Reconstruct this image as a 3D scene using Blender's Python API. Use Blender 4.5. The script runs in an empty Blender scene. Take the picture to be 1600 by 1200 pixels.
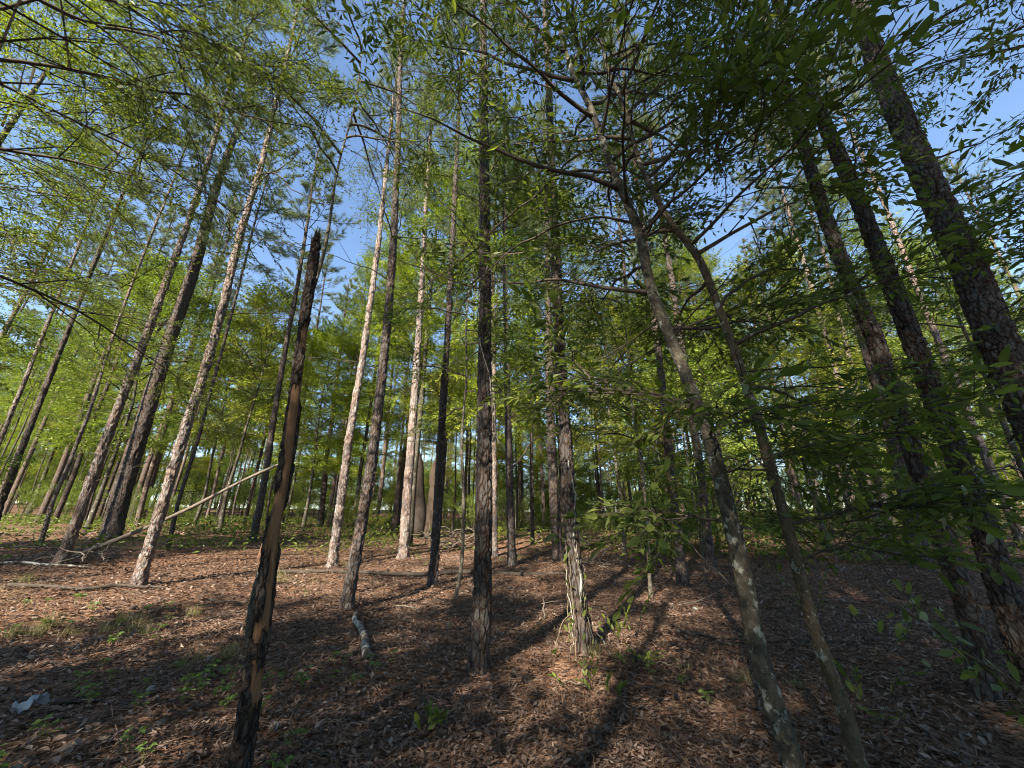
import bpy, math, random
import numpy as np
from mathutils import Vector, Matrix

# ------------------------------------------------------------------ camera, sky, sun, exposure
scene = bpy.context.scene
COL = scene.collection
EYE = 1.5
cam_data = bpy.data.cameras.new("camera")
cam_data.sensor_width = 36.0
cam_data.lens = 13.5
cam_data.clip_start = 0.05
cam_data.clip_end = 2000.0
cam = bpy.data.objects.new("camera", cam_data)
cam.location = (0.0, 0.0, EYE)
cam.rotation_euler = (math.radians(110.0), 0.0, 0.0)
COL.objects.link(cam)
scene.camera = cam

SUN_EL = math.radians(33.0)
SUN_TO = math.radians(27.0)          # light travels forward and this far to the right of +Y
world = bpy.data.worlds.new("World")
scene.world = world
world.use_nodes = True
wn = world.node_tree.nodes
wl = world.node_tree.links
sky = wn.new("ShaderNodeTexSky")
sky.sky_type = 'NISHITA'
sky.sun_disc = False
sky.sun_elevation = SUN_EL
sky.sun_rotation = SUN_TO + math.pi
sky.air_density = 1.0
sky.dust_density = 0.0
sky.ozone_density = 2.2
wn["Background"].inputs[1].default_value = 0.088
wl.new(sky.outputs[0], wn["Background"].inputs[0])

sun_data = bpy.data.lights.new("sun", 'SUN')
sun_data.energy = 5.0
sun_data.angle = math.radians(0.53)
sun_data.color = (1.0, 0.88, 0.71)
sun = bpy.data.objects.new("sun", sun_data)
sun_dir = Vector((math.sin(SUN_TO) * math.cos(SUN_EL), math.cos(SUN_TO) * math.cos(SUN_EL), -math.sin(SUN_EL)))
sun.rotation_euler = sun_dir.to_track_quat('-Z', 'Y').to_euler()
sun.location = (0, 0, 60)
COL.objects.link(sun)

scene.view_settings.view_transform = 'Standard'
scene.view_settings.look = 'None'
scene.view_settings.gamma = 1.0
scene.view_settings.exposure = 2.0
scene.view_settings.use_curve_mapping = False
scene.render.engine = 'CYCLES'
scene.cycles.max_bounces = 7
scene.cycles.diffuse_bounces = 5
scene.cycles.glossy_bounces = 2
scene.cycles.transmission_bounces = 4
scene.cycles.transparent_max_bounces = 4
scene.cycles.use_denoising = True
scene.cycles.filter_width = 1.05
scene.cycles.sample_clamp_indirect = 6.0

PI = math.pi
rng = np.random.default_rng(11)

# ------------------------------------------------------------------ terrain
def smooth(t):
    t = np.clip(t, 0, 1)
    return t * t * (3 - 2 * t)

MOUNDS = [(-.36, 4.92, .05, .42), (.88, 5.32, .10, .6), (-2.93, 7.76, .05, .4), (-1.80, 9.77, .05, .4), (4.15, 4.08, .06, .45), (4.77, 4.21, .06, .5), (-7.64, 8.77, .06, .5), (1.84, 3.2, .03, .3), (1.95, 4.9, .05, .6)]

def height(x, y):
    x = np.asarray(x, float); y = np.asarray(y, float)
    r = np.sqrt(x * x + y * y)
    z = 1.25 * smooth((r - 3) / 30.0) + 0.25 * smooth((-x - 2) / 12) * smooth((y - 2) / 10)
    z = z + 3.2 * smooth((r - 34) / 75.0)
    z = z + .035 * np.sin(.9 * x + .4) * np.cos(.7 * y) + .02 * np.sin(2.1 * x - 1.3 * y)
    for mx, my, mh, mr in MOUNDS:
        z = z + mh * np.exp(-((x - mx) ** 2 + (y - my) ** 2) / (mr * mr))
    return z

def gz(x, y):
    return float(height(x, y))

# ------------------------------------------------------------------ small numeric helpers
def frac(a):
    return a - np.floor(a)

def hash2(i, j, s):
    return frac(np.sin(i * 127.1 + j * 311.7 + s * 74.7) * 43758.5453)

def vnoise(x, y, s=0.0):
    i = np.floor(x); j = np.floor(y)
    u = smooth(x - i); v = smooth(y - j)
    a = hash2(i, j, s); b = hash2(i + 1, j, s); c = hash2(i, j + 1, s); d = hash2(i + 1, j + 1, s)
    return (a * (1 - u) + b * u) * (1 - v) + (c * (1 - u) + d * u) * v

def unit(v):
    v = np.asarray(v, float)
    n = np.linalg.norm(v, axis=-1, keepdims=True)
    return v / np.maximum(n, 1e-9)

def spline(pts, s_new=None, n=None):
    """Catmull-Rom through pts, sampled at chord-length parameters s_new (or n even samples)."""
    p = np.asarray(pts, float)
    d = np.r_[0, np.cumsum(np.linalg.norm(np.diff(p, axis=0), axis=1))]
    m = np.gradient(p, d, axis=0) if len(p) > 2 else np.repeat((p[1:] - p[:1]) / d[-1], 2, axis=0)
    if s_new is None:
        s_new = np.linspace(0, d[-1], n)
    s_new = np.clip(s_new, 0, d[-1])
    k = np.clip(np.searchsorted(d, s_new, side='right') - 1, 0, len(p) - 2)
    hlen = (d[k + 1] - d[k])
    t = ((s_new - d[k]) / hlen)[:, None]
    h = hlen[:, None]
    return ((2 * t**3 - 3 * t**2 + 1) * p[k] + (t**3 - 2 * t**2 + t) * h * m[k]
            + (-2 * t**3 + 3 * t**2) * p[k + 1] + (t**3 - t**2) * h * m[k + 1])

def path_len(pts):
    return float(np.sum(np.linalg.norm(np.diff(np.asarray(pts, float), axis=0), axis=1)))

def rot_z(a):
    c, s = math.cos(a), math.sin(a)
    return np.array([[c, -s, 0], [s, c, 0], [0, 0, 1.0]])

def frame_from(direction, roll=0.0):
    """3x3 whose columns are x=direction, y=side, z=upish."""
    d = unit(direction)
    up = np.array([0, 0, 1.0]) if abs(d[2]) < 0.95 else np.array([0, 1.0, 0])
    y = unit(np.cross(up, d)); z = np.cross(d, y)
    c, s = math.cos(roll), math.sin(roll)
    return np.stack([d, y * c + z * s, z * c - y * s], axis=1)

# ------------------------------------------------------------------ mesh building
def mesh_from(name, V, polys, mats, mat_idx=None, tint=None, smooth_shade=False):
    """polys: list of int arrays (n,k)."""
    me = bpy.data.meshes.new(name)
    V = np.asarray(V, np.float32)
    me.vertices.add(len(V))
    me.vertices.foreach_set("co", V.ravel())
    loops = np.concatenate([p.ravel() for p in polys]).astype(np.int32)
    tot = np.concatenate([np.full(len(p), p.shape[1], np.int32) for p in polys])
    start = np.r_[0, np.cumsum(tot)[:-1]].astype(np.int32)
    me.loops.add(len(loops))
    me.loops.foreach_set("vertex_index", loops)
    me.polygons.add(len(tot))
    me.polygons.foreach_set("loop_start", start)
    me.polygons.foreach_set("loop_total", tot)
    for m in mats:
        me.materials.append(m)
    if mat_idx is not None:
        me.polygons.foreach_set("material_index", np.asarray(mat_idx, np.int32))
    me.polygons.foreach_set("use_smooth", np.full(len(tot), bool(smooth_shade)))
    if tint is not None:
        a = me.attributes.new("tint", 'FLOAT', 'POINT')
        a.data.foreach_set("value", np.asarray(tint, np.float32))
    me.update(calc_edges=True)
    return me

def link(name, data, parent=None, loc=None, rot=None, scale=None):
    o = bpy.data.objects.new(name, data)
    COL.objects.link(o)
    if parent is not None:
        o.parent = parent
    if loc is not None:
        o.location = tuple(float(v) for v in loc)
    if rot is not None:
        o.rotation_euler = rot
    if scale is not None:
        o.scale = scale if hasattr(scale, '__len__') else (scale,) * 3
    return o

def tag(o, label, cat, group=None):
    o["label"] = label
    o["category"] = cat
    if group:
        o["group"] = group
    return o

def thing(name, label, cat, loc, rz=0.0, group=None, scale=1.0):
    o = link(name, None, None, loc, (0, 0, rz), scale)
    o.empty_display_size = 0.2
    return tag(o, label, cat, group)

def tube_arrays(pts, radii, seg=6, cap=True):
    p = np.asarray(pts, float); r = np.asarray(radii, float)
    t = unit(np.gradient(p, axis=0))
    n = np.zeros_like(p)
    ref = np.array([0, 1.0, 0]) if abs(t[0][1]) < .9 else np.array([1.0, 0, 0])
    n[0] = unit(np.cross(t[0], ref))
    for i in range(1, len(p)):
        v = n[i - 1] - t[i] * np.dot(n[i - 1], t[i])
        n[i] = unit(v)
    b = np.cross(t, n)
    a = np.arange(seg) * 2 * PI / seg
    V = (p[:, None, :] + r[:, None, None] * (np.cos(a)[None, :, None] * n[:, None, :] + np.sin(a)[None, :, None] * b[:, None, :])).reshape(-1, 3)
    i = np.arange(len(p) - 1)[:, None] * seg
    j = np.arange(seg)[None, :]; k = (j + 1) % seg
    Q = np.stack([i + j, i + k, i + seg + k, i + seg + j], axis=-1).reshape(-1, 4)
    polys = [Q]
    if cap:
        polys += [np.arange(seg)[::-1][None, :], (np.arange(seg) + (len(p) - 1) * seg)[None, :]]
    return V, polys

def tube_mesh(name, pts, radii, mat, seg=6, n=None, wob=0.0, seed=0):
    p = np.asarray(pts, float)
    if n:
        d = np.r_[0, np.cumsum(np.linalg.norm(np.diff(p, axis=0), axis=1))]
        s = np.linspace(0, d[-1], n)
        r = np.interp(s, d, np.asarray(radii, float) if hasattr(radii, '__len__') else np.full(len(p), radii))
        p = spline(p, s)
        if wob:
            g = np.random.default_rng(seed)
            w = np.cumsum(g.normal(0, 1, (n, 3)), axis=0) * wob / math.sqrt(n)
            w -= np.linspace(0, 1, n)[:, None] * w[-1]
            p = p + w
    else:
        r = radii
    V, polys = tube_arrays(p, r, seg)
    return mesh_from(name, V, polys, [mat], smooth_shade=True, tint=np.full(len(V), .5))

def bark_cells(a, s, nc, seed):
    """distance to cell border and cell id on a wrapped jittered grid."""
    i = np.floor(a); j = np.floor(s)
    F1 = np.full(a.shape, 9.0); F2 = np.full(a.shape, 9.0); ID = np.zeros(a.shape)
    for di in (-1, 0, 1):
        for dj in (-1, 0, 1):
            ci = np.mod(i + di, nc); cj = j + dj
            dx = i + di + .12 + .76 * hash2(ci, cj, seed) - a
            dy = cj + .05 + .9 * hash2(ci, cj, seed + 3.3) - s
            d = np.sqrt(dx * dx + dy * dy)
            nw = d < F1
            F2 = np.where(nw, F1, np.minimum(F2, d))
            ID = np.where(nw, hash2(ci, cj, seed + 9.1), ID)
            F1 = np.where(nw, d, F1)
    return F2 - F1, ID

def trunk_mesh(name, path, rad, mats, px, fine_to=8.0, cell=(.04, .075), depth=.012, seed=0, flare=.45, flare_h=.16, lumps=.04, seg_max=150, ref=(0, 1, 0), face=None):
    """path: points from base up; rad(s) radius along length; px: metre per pixel at this trunk."""
    L = path_len(path)
    step = max(px * 1.5, .0125)
    s = np.arange(0, min(fine_to, L), step)
    if L > fine_to:
        s = np.r_[s, np.arange(fine_to, L, max(step * 4, .12)), L]
    else:
        s = np.r_[s, L]
    P = spline(path, s)
    t = unit(np.gradient(P, s, axis=0))
    R = rad(s)
    R0 = float(R[len(R) // 6])
    seg = int(np.clip((1.0 if face is None else 1.25) * 2 * PI * R0 / step, 10, seg_max))
    n1 = unit(np.cross(t, np.array(ref, float))); n2 = np.cross(n1, t)
    if face is None:
        th = np.arange(seg) * 2 * PI / seg
    else:                                   # finer towards the clearing, coarser round the back
        nf = int(seg * .74); half = math.radians(104)
        th = face + np.r_[np.linspace(-half, half, nf, endpoint=False), np.linspace(half, 2 * PI - half, seg - nf, endpoint=False)]
    nc = max(5, int(round(2 * PI * R0 / cell[0])))
    A = (th / (2 * PI) * nc)[None, :] + 0 * s[:, None]
    SS = (s / cell[1])[:, None] + 0 * th[None, :]
    wx = vnoise(A * 1.7, SS * 1.9, seed) - .5
    wy = vnoise(A * 1.7 + 31, SS * 1.9 + 7, seed) - .5
    e, ID = bark_cells(np.mod(A + wx * .7, nc), SS + wy * .6, nc, seed)
    plate = smooth((e - .03) / .15)
    fl = 1 + flare * np.exp(-s / flare_h) [:, None] * (1 + .45 * np.sin(th * 4 + seed)[None, :])
    big = (vnoise(A * .3 + 5, s[:, None] * 2.2, seed + 1) - .5) * lumps
    keep = np.where(s < fine_to, 1.0, .4)[:, None]
    rr = R[:, None] * (fl + big) + keep * depth * (plate * (.55 + .75 * ID) - .75) + keep * depth * .35 * (vnoise(A * 4, SS * 4, seed + 2) - .5)
    rr = np.maximum(rr, .004)
    V = P[:, None, :] + rr[:, :, None] * (np.cos(th)[None, :, None] * n1[:, None, :] + np.sin(th)[None, :, None] * n2[:, None, :])
    m = len(s)
    i = np.arange(m - 1)[:, None] * seg; j = np.arange(seg)[None, :]; k = (j + 1) % seg
    Q = np.stack([i + j, i + k, i + seg + k, i + seg + j], -1).reshape(-1, 4)
    top = (np.arange(seg) + (m - 1) * seg)[None, :]
    tint = np.clip(.75 * ID + .25 * plate, 0, 1)
    return mesh_from(name, V.reshape(-1, 3), [Q, top], mats, tint=tint.ravel(), smooth_shade=True)

# ------------------------------------------------------------------ materials
def new_mat(name):
    m = bpy.data.materials.new(name)
    m.use_nodes = True
    nt = m.node_tree
    b = nt.nodes["Principled BSDF"]
    return m, nt, nt.nodes, nt.links, b

def ramp(nodes, stops):
    r = nodes.new("ShaderNodeValToRGB")
    el = r.color_ramp.elements
    while len(el) < len(stops):
        el.new(0.5)
    for e, (p, c) in zip(el, stops):
        e.position = p; e.color = (*c, 1)
    return r

def mixc(nodes, links, fac, a, b, mode='MIX'):
    m = nodes.new("ShaderNodeMix"); m.data_type = 'RGBA'; m.blend_type = mode
    for sock, val in ((m.inputs[0], fac), (m.inputs[6], a), (m.inputs[7], b)):
        if hasattr(val, 'is_linked') or hasattr(val, 'links'):
            links.new(val, sock)
        elif hasattr(val, '__len__'):
            sock.default_value = (*val, 1)
        else:
            sock.default_value = val
    return m.outputs[2]

def noise(nodes, links, vec, scale, detail=4, rough=.6):
    n = nodes.new("ShaderNodeTexNoise")
    n.inputs["Scale"].default_value = scale; n.inputs["Detail"].default_value = detail; n.inputs["Roughness"].default_value = rough
    if vec is not None:
        links.new(vec, n.inputs["Vector"])
    return n.outputs[0]

def obj_vec(nodes, links, scale=(1, 1, 1)):
    tc = nodes.new("ShaderNodeTexCoord"); oi = nodes.new("ShaderNodeObjectInfo")
    mp = nodes.new("ShaderNodeMapping"); mp.inputs["Scale"].default_value = scale
    ad = nodes.new("ShaderNodeVectorMath"); ad.operation = 'ADD'
    mu = nodes.new("ShaderNodeMath"); mu.operation = 'MULTIPLY'; mu.inputs[1].default_value = 37.0
    links.new(oi.outputs["Random"], mu.inputs[0])
    links.new(tc.outputs["Object"], mp.inputs["Vector"])
    links.new(mp.outputs[0], ad.inputs[0]); links.new(mu.outputs[0], ad.inputs[1])
    return ad.outputs[0], oi

def leaf_mat(name, stops, trans=.42, rough=.45, spec=.35, tcol=(1.15, 1.25, .55)):
    m, nt, N, Lk, b = new_mat(name)
    at = N.new("ShaderNodeAttribute"); at.attribute_name = "tint"
    oi = N.new("ShaderNodeObjectInfo")
    r = ramp(N, stops); Lk.new(at.outputs["Fac"], r.inputs[0])
    c = mixc(N, Lk, 1.0, r.outputs[0], oi.outputs["Color"], 'MULTIPLY')
    Lk.new(c, b.inputs["Base Color"])
    b.inputs["Roughness"].default_value = rough
    b.inputs["Specular IOR Level"].default_value = spec
    tr = N.new("ShaderNodeBsdfTranslucent")
    c2 = mixc(N, Lk, 1.0, c, tcol, 'MULTIPLY')
    Lk.new(c2, tr.inputs[0])
    mx = N.new("ShaderNodeMixShader"); mx.inputs[0].default_value = trans
    Lk.new(b.outputs[0], mx.inputs[1]); Lk.new(tr.outputs[0], mx.inputs[2])
    Lk.new(mx.outputs[0], N["Material Output"].inputs[0])
    return m

def bark_mat(name, stops, patch=None, patch_amt=.6, patch_scale=6.0, bump=.35, bscale=70, vstretch=.45, rough=.9, crack=None):
    m, nt, N, Lk, b = new_mat(name)
    at = N.new("ShaderNodeAttribute"); at.attribute_name = "tint"
    vec, oi = obj_vec(N, Lk, (1, 1, vstretch))
    n1 = noise(N, Lk, vec, 9, 5); n2 = noise(N, Lk, vec, bscale, 4, .65)
    ma = N.new("ShaderNodeMath"); ma.operation = 'MULTIPLY_ADD'; ma.inputs[1].default_value = .55
    Lk.new(at.outputs["Fac"], ma.inputs[0])
    mb = N.new("ShaderNodeMath"); mb.operation = 'MULTIPLY_ADD'; mb.inputs[1].default_value = .55; mb.inputs[2].default_value = -.05
    Lk.new(n1, mb.inputs[0]); Lk.new(mb.outputs[0], ma.inputs[2])
    r = ramp(N, stops); Lk.new(ma.outputs[0], r.inputs[0])
    f = ramp(N, [(.3, (.72, .72, .72)), (.7, (1.25, 1.25, 1.25))]); Lk.new(n2, f.inputs[0])
    c = mixc(N, Lk, 1.0, r.outputs[0], f.outputs[0], 'MULTIPLY')
    if patch:
        n3 = noise(N, Lk, vec, patch_scale, 5, .7)
        pr = ramp(N, [(patch_amt, (0, 0, 0)), (patch_amt + .05, (1, 1, 1))]); Lk.new(n3, pr.inputs[0])
        c = mixc(N, Lk, pr.outputs[0], c, patch)
    hgt = n2
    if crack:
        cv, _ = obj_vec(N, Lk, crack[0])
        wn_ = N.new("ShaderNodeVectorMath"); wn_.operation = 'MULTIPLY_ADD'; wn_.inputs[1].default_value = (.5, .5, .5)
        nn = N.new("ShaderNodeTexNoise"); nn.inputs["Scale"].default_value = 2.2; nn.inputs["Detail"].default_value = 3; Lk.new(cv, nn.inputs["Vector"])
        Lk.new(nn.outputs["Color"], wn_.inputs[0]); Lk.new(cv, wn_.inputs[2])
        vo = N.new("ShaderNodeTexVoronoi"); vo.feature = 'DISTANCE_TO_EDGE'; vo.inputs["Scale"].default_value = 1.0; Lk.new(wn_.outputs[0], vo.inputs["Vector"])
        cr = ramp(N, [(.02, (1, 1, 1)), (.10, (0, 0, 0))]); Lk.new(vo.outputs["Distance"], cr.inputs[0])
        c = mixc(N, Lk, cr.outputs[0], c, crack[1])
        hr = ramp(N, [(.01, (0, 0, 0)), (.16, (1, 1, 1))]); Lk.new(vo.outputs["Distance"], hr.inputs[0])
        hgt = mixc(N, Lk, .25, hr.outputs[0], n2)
    c = mixc(N, Lk, 1.0, c, oi.outputs["Color"], 'MULTIPLY')
    Lk.new(c, b.inputs["Base Color"])
    b.inputs["Roughness"].default_value = rough
    b.inputs["Specular IOR Level"].default_value = .15
    bp = N.new("ShaderNodeBump"); bp.inputs["Strength"].default_value = 1.0 if crack else bump; bp.inputs["Distance"].default_value = .022 if crack else .01
    Lk.new(hgt, bp.inputs["Height"]); Lk.new(bp.outputs[0], b.inputs["Normal"])
    return m

M = {}
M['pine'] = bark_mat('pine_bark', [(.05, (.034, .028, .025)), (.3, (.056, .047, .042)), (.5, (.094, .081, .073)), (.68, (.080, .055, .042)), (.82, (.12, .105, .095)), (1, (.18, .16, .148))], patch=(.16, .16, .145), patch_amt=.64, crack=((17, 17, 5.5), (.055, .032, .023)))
M['oak'] = bark_mat('hardwood_bark', [(.1, (.035, .031, .024)), (.5, (.062, .055, .042)), (.9, (.11, .098, .076))], patch=(.23, .24, .205), patch_amt=.57, patch_scale=12, vstretch=.8)
M['oakwarm'] = bark_mat('warm_hardwood_bark', [(.1, (.045, .036, .024)), (.5, (.085, .068, .045)), (.9, (.14, .11, .075))], patch=(.30, .30, .26), patch_amt=.585, patch_scale=13, vstretch=.8)
M['twig'] = bark_mat('twig_bark', [(.2, (.042, .034, .027)), (.8, (.085, .070, .057))], bscale=120)
M['dead'] = bark_mat('dead_wood', [(.2, (.085, .07, .056)), (.8, (.17, .148, .122))], bscale=90)
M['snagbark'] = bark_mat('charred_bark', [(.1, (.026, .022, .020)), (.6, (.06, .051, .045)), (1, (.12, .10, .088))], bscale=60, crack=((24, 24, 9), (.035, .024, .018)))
M['snagwood'] = bark_mat('bare_wood', [(.1, (.10, .055, .03)), (.5, (.17, .095, .05)), (.9, (.23, .14, .082))], patch=(.085, .05, .032), patch_amt=.6, patch_scale=5, vstretch=.12, bscale=60, rough=.75)
M['log'] = bark_mat('lichen_log_bark', [(.1, (.05, .04, .033)), (.6, (.10, .083, .068)), (1, (.15, .13, .112))], patch=(.33, .33, .30), patch_amt=.50, patch_scale=9)
M['redpole'] = bark_mat('red_dead_wood', [(.1, (.085, .048, .032)), (.8, (.15, .09, .06))], vstretch=.15)
M['vine'] = bark_mat('vine_stem', [(.1, (.10, .082, .055)), (.8, (.22, .185, .13))], bscale=80)

G = lambda a, b, c, d: [(0, a), (.4, b), (.75, c), (1, d)]
M['leaf'] = leaf_mat('hardwood_leaf', G((.085, .11, .025), (.145, .19, .038), (.205, .25, .05), (.31, .30, .075)))
M['nearleaf'] = leaf_mat('glossy_leaf', G((.07, .095, .026), (.11, .145, .034), (.15, .19, .042), (.22, .235, .06)), trans=.5, rough=.5, spec=.3)
M['needle'] = leaf_mat('pine_needle', G((.09, .125, .055), (.125, .17, .075), (.17, .21, .09), (.27, .23, .11)), trans=.25, rough=.5, tcol=(1.05, 1.1, .7))
M['seedling'] = leaf_mat('seedling_leaf', G((.09, .14, .035), (.12, .19, .045), (.15, .23, .06), (.2, .25, .08)))
M['grass'] = leaf_mat('grass_blade', G((.10, .115, .04), (.16, .17, .06), (.28, .24, .12), (.40, .34, .20)), trans=.3)
M['litter'] = leaf_mat('dead_leaf', [(0, (.048, .033, .026)), (.25, (.095, .064, .049)), (.5, (.15, .104, .081)), (.75, (.225, .166, .134)), (1, (.38, .31, .255))], trans=.12, rough=.6, spec=.3, tcol=(1.1, .8, .5))
M['straw'] = leaf_mat('pine_straw', [(0, (.12, .06, .036)), (.5, (.21, .115, .070)), (1, (.34, .22, .145))], trans=.05, rough=.6, spec=.2, tcol=(1, .7, .5))

def ground_mat():
    m, nt, N, Lk, b = new_mat('forest_floor')
    tc = N.new("ShaderNodeTexCoord"); v = tc.outputs["Object"]
    vo = N.new("ShaderNodeTexVoronoi"); vo.inputs["Scale"].default_value = 22; Lk.new(v, vo.inputs["Vector"])
    sp = N.new("ShaderNodeSeparateColor"); Lk.new(vo.outputs["Color"], sp.inputs[0])
    r = ramp(N, [(0, (.06, .04, .031)), (.4, (.11, .071, .052)), (.75, (.16, .107, .079)), (1, (.24, .17, .13))]); Lk.new(sp.outputs[0], r.inputs[0])
    n = noise(N, Lk, v, .55, 4)
    g = ramp(N, [(.4, (.92, .85, .8)), (.68, (1.2, 1.0, .82))]); Lk.new(n, g.inputs[0])
    c = mixc(N, Lk, 1, r.outputs[0], g.outputs[0], 'MULTIPLY')
    n2 = noise(N, Lk, v, .23, 3)
    gr = ramp(N, [(.56, (0, 0, 0)), (.72, (.55, .55, .55))]); Lk.new(n2, gr.inputs[0])
    c = mixc(N, Lk, gr.outputs[0], c, (.13, .125, .05))
    Lk.new(c, b.inputs["Base Color"]); b.inputs["Roughness"].default_value = .9
    b.inputs["Specular IOR Level"].default_value = .1
    bp = N.new("ShaderNodeBump"); bp.inputs["Strength"].default_value = .7; bp.inputs["Distance"].default_value = .03
    Lk.new(vo.outputs["Distance"], bp.inputs["Height"]); Lk.new(bp.outputs[0], b.inputs["Normal"])
    return m
M['ground'] = ground_mat()

# ------------------------------------------------------------------ ground sheet (one sheet out to the horizon)
def make_ground():
    ns = 180
    rr = np.r_[0.15, np.geomspace(0.4, 700, 150)]
    a = np.arange(ns) * 2 * PI / ns
    X = (rr[:, None] * np.sin(a)[None, :]).ravel(); Y = (rr[:, None] * np.cos(a)[None, :]).ravel()
    Z = height(X, Y)
    R = np.hypot(X, Y)
    Z = Z + np.where(R < 40, .03 * (vnoise(X * 2.3, Y * 2.3, 4) - .5) + .05 * (vnoise(X * .8, Y * .8, 7) - .5), 0) - .03
    V = np.c_[X, Y, Z]
    m = len(rr)
    i = np.arange(m - 1)[:, None] * ns; j = np.arange(ns)[None, :]; k = (j + 1) % ns
    Q = np.stack([i + k, i + j, i + ns + j, i + ns + k], -1).reshape(-1, 4)
    me = mesh_from('ground', V, [Q, np.arange(ns)[::-1][None, :]], [M['ground']], smooth_shade=True)
    o = link('ground', me)
    o["kind"] = "structure"
    o["label"] = "forest floor of reddish brown fallen leaves and pine straw"
    return o
ground = make_ground()

# ------------------------------------------------------------------ foliage: lists of leaves and of twig segments
class Foliage:
    def __init__(s):
        s.leaf = []      # blocks (n, 12): P3 D3 N3 L W T
        s.seg = []       # blocks (n, 8): p0 p1 r0 r1
    def add(s, other, R=None, scale=1.0, off=(0, 0, 0)):
        A, B = other.arrays()
        off = np.asarray(off, float)
        if R is None:
            R = np.eye(3)
        if len(A):
            A = A.copy()
            A[:, 0:3] = A[:, 0:3] @ R.T * scale + off
            A[:, 3:6] = A[:, 3:6] @ R.T
            A[:, 6:9] = A[:, 6:9] @ R.T
            A[:, 9:11] *= scale
            s.leaf.append(A)
        if len(B):
            B = B.copy()
            B[:, 0:3] = B[:, 0:3] @ R.T * scale + off
            B[:, 3:6] = B[:, 3:6] @ R.T * scale + off
            B[:, 6:8] *= scale
            s.seg.append(B)
    def arrays(s):
        A = np.concatenate(s.leaf) if s.leaf else np.zeros((0, 12))
        B = np.concatenate(s.seg) if s.seg else np.zeros((0, 8))
        s.leaf = [A] if len(A) else []
        s.seg = [B] if len(B) else []
        return A, B
    def path(s, pts, r0, r1):
        p = np.asarray(pts, float)
        r = np.linspace(r0, r1, len(p))
        s.seg.append(np.c_[p[:-1], p[1:], r[:-1], r[1:]])

def leaf_geo(A, needle=False):
    P, D, N, L, W, T = A[:, 0:3], unit(A[:, 3:6]), A[:, 6:9], A[:, 9:10], A[:, 10:11], A[:, 11]
    B = unit(np.cross(N, D)); N2 = np.cross(D, B)
    n = len(A)
    if needle:
        V = np.stack([P - B * W / 2, P + B * W / 2, P + D * L], 1).reshape(-1, 3)
        return V, np.arange(3 * n).reshape(n, 3), np.repeat(T, 3)
    V = np.stack([P, P + D * L * .45 + B * W / 2 + N2 * W * .16, P + D * L - N2 * L * .10, P + D * L * .45 - B * W / 2 + N2 * W * .16], 1).reshape(-1, 3)
    b = np.arange(n)[:, None] * 4
    F = np.concatenate([b + np.array([[0, 1, 2]]), b + np.array([[0, 2, 3]])], 1).reshape(-1, 3)
    return V, F, np.repeat(T, 4)

def seg_geo(B):
    p0, p1, r0, r1 = B[:, 0:3], B[:, 3:6], B[:, 6:7], B[:, 7:8]
    d = unit(p1 - p0)
    up = np.where(np.abs(d[:, 2:3]) < .9, np.array([[0, 0, 1.0]]), np.array([[1.0, 0, 0]]))
    u = unit(np.cross(d, up)); v = np.cross(d, u)
    V = []
    for p, r in ((p0, r0), (p1, r1)):
        for a in (0, 2 * PI / 3, 4 * PI / 3):
            V.append(p + r * (math.cos(a) * u + math.sin(a) * v))
    V = np.stack(V, 1).reshape(-1, 3)
    b = np.arange(len(B))[:, None, None] * 6
    F = (b + np.array([[[0, 1, 4, 3], [1, 2, 5, 4], [2, 0, 3, 5]]])).reshape(-1, 4)
    return V, F

def foliage_mesh(name, fol, leafmat, twigmat, needle=False, leaf_sel=None):
    A, B = fol.arrays()
    if leaf_sel is not None:
        A = A[leaf_sel]
    V1, F1, T1 = leaf_geo(A, needle)
    if len(B):
        V2, F2 = seg_geo(B)
        V = np.concatenate([V1, V2]); polys = [F1, F2 + len(V1)]
        idx = np.r_[np.zeros(len(F1)), np.ones(len(F2))]
        T = np.r_[T1, np.full(len(V2), .5)]
    else:
        V, polys, idx, T = V1, [F1], np.zeros(len(F1)), T1
    return mesh_from(name, V, polys, [leafmat, twigmat], idx, T)

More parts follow.
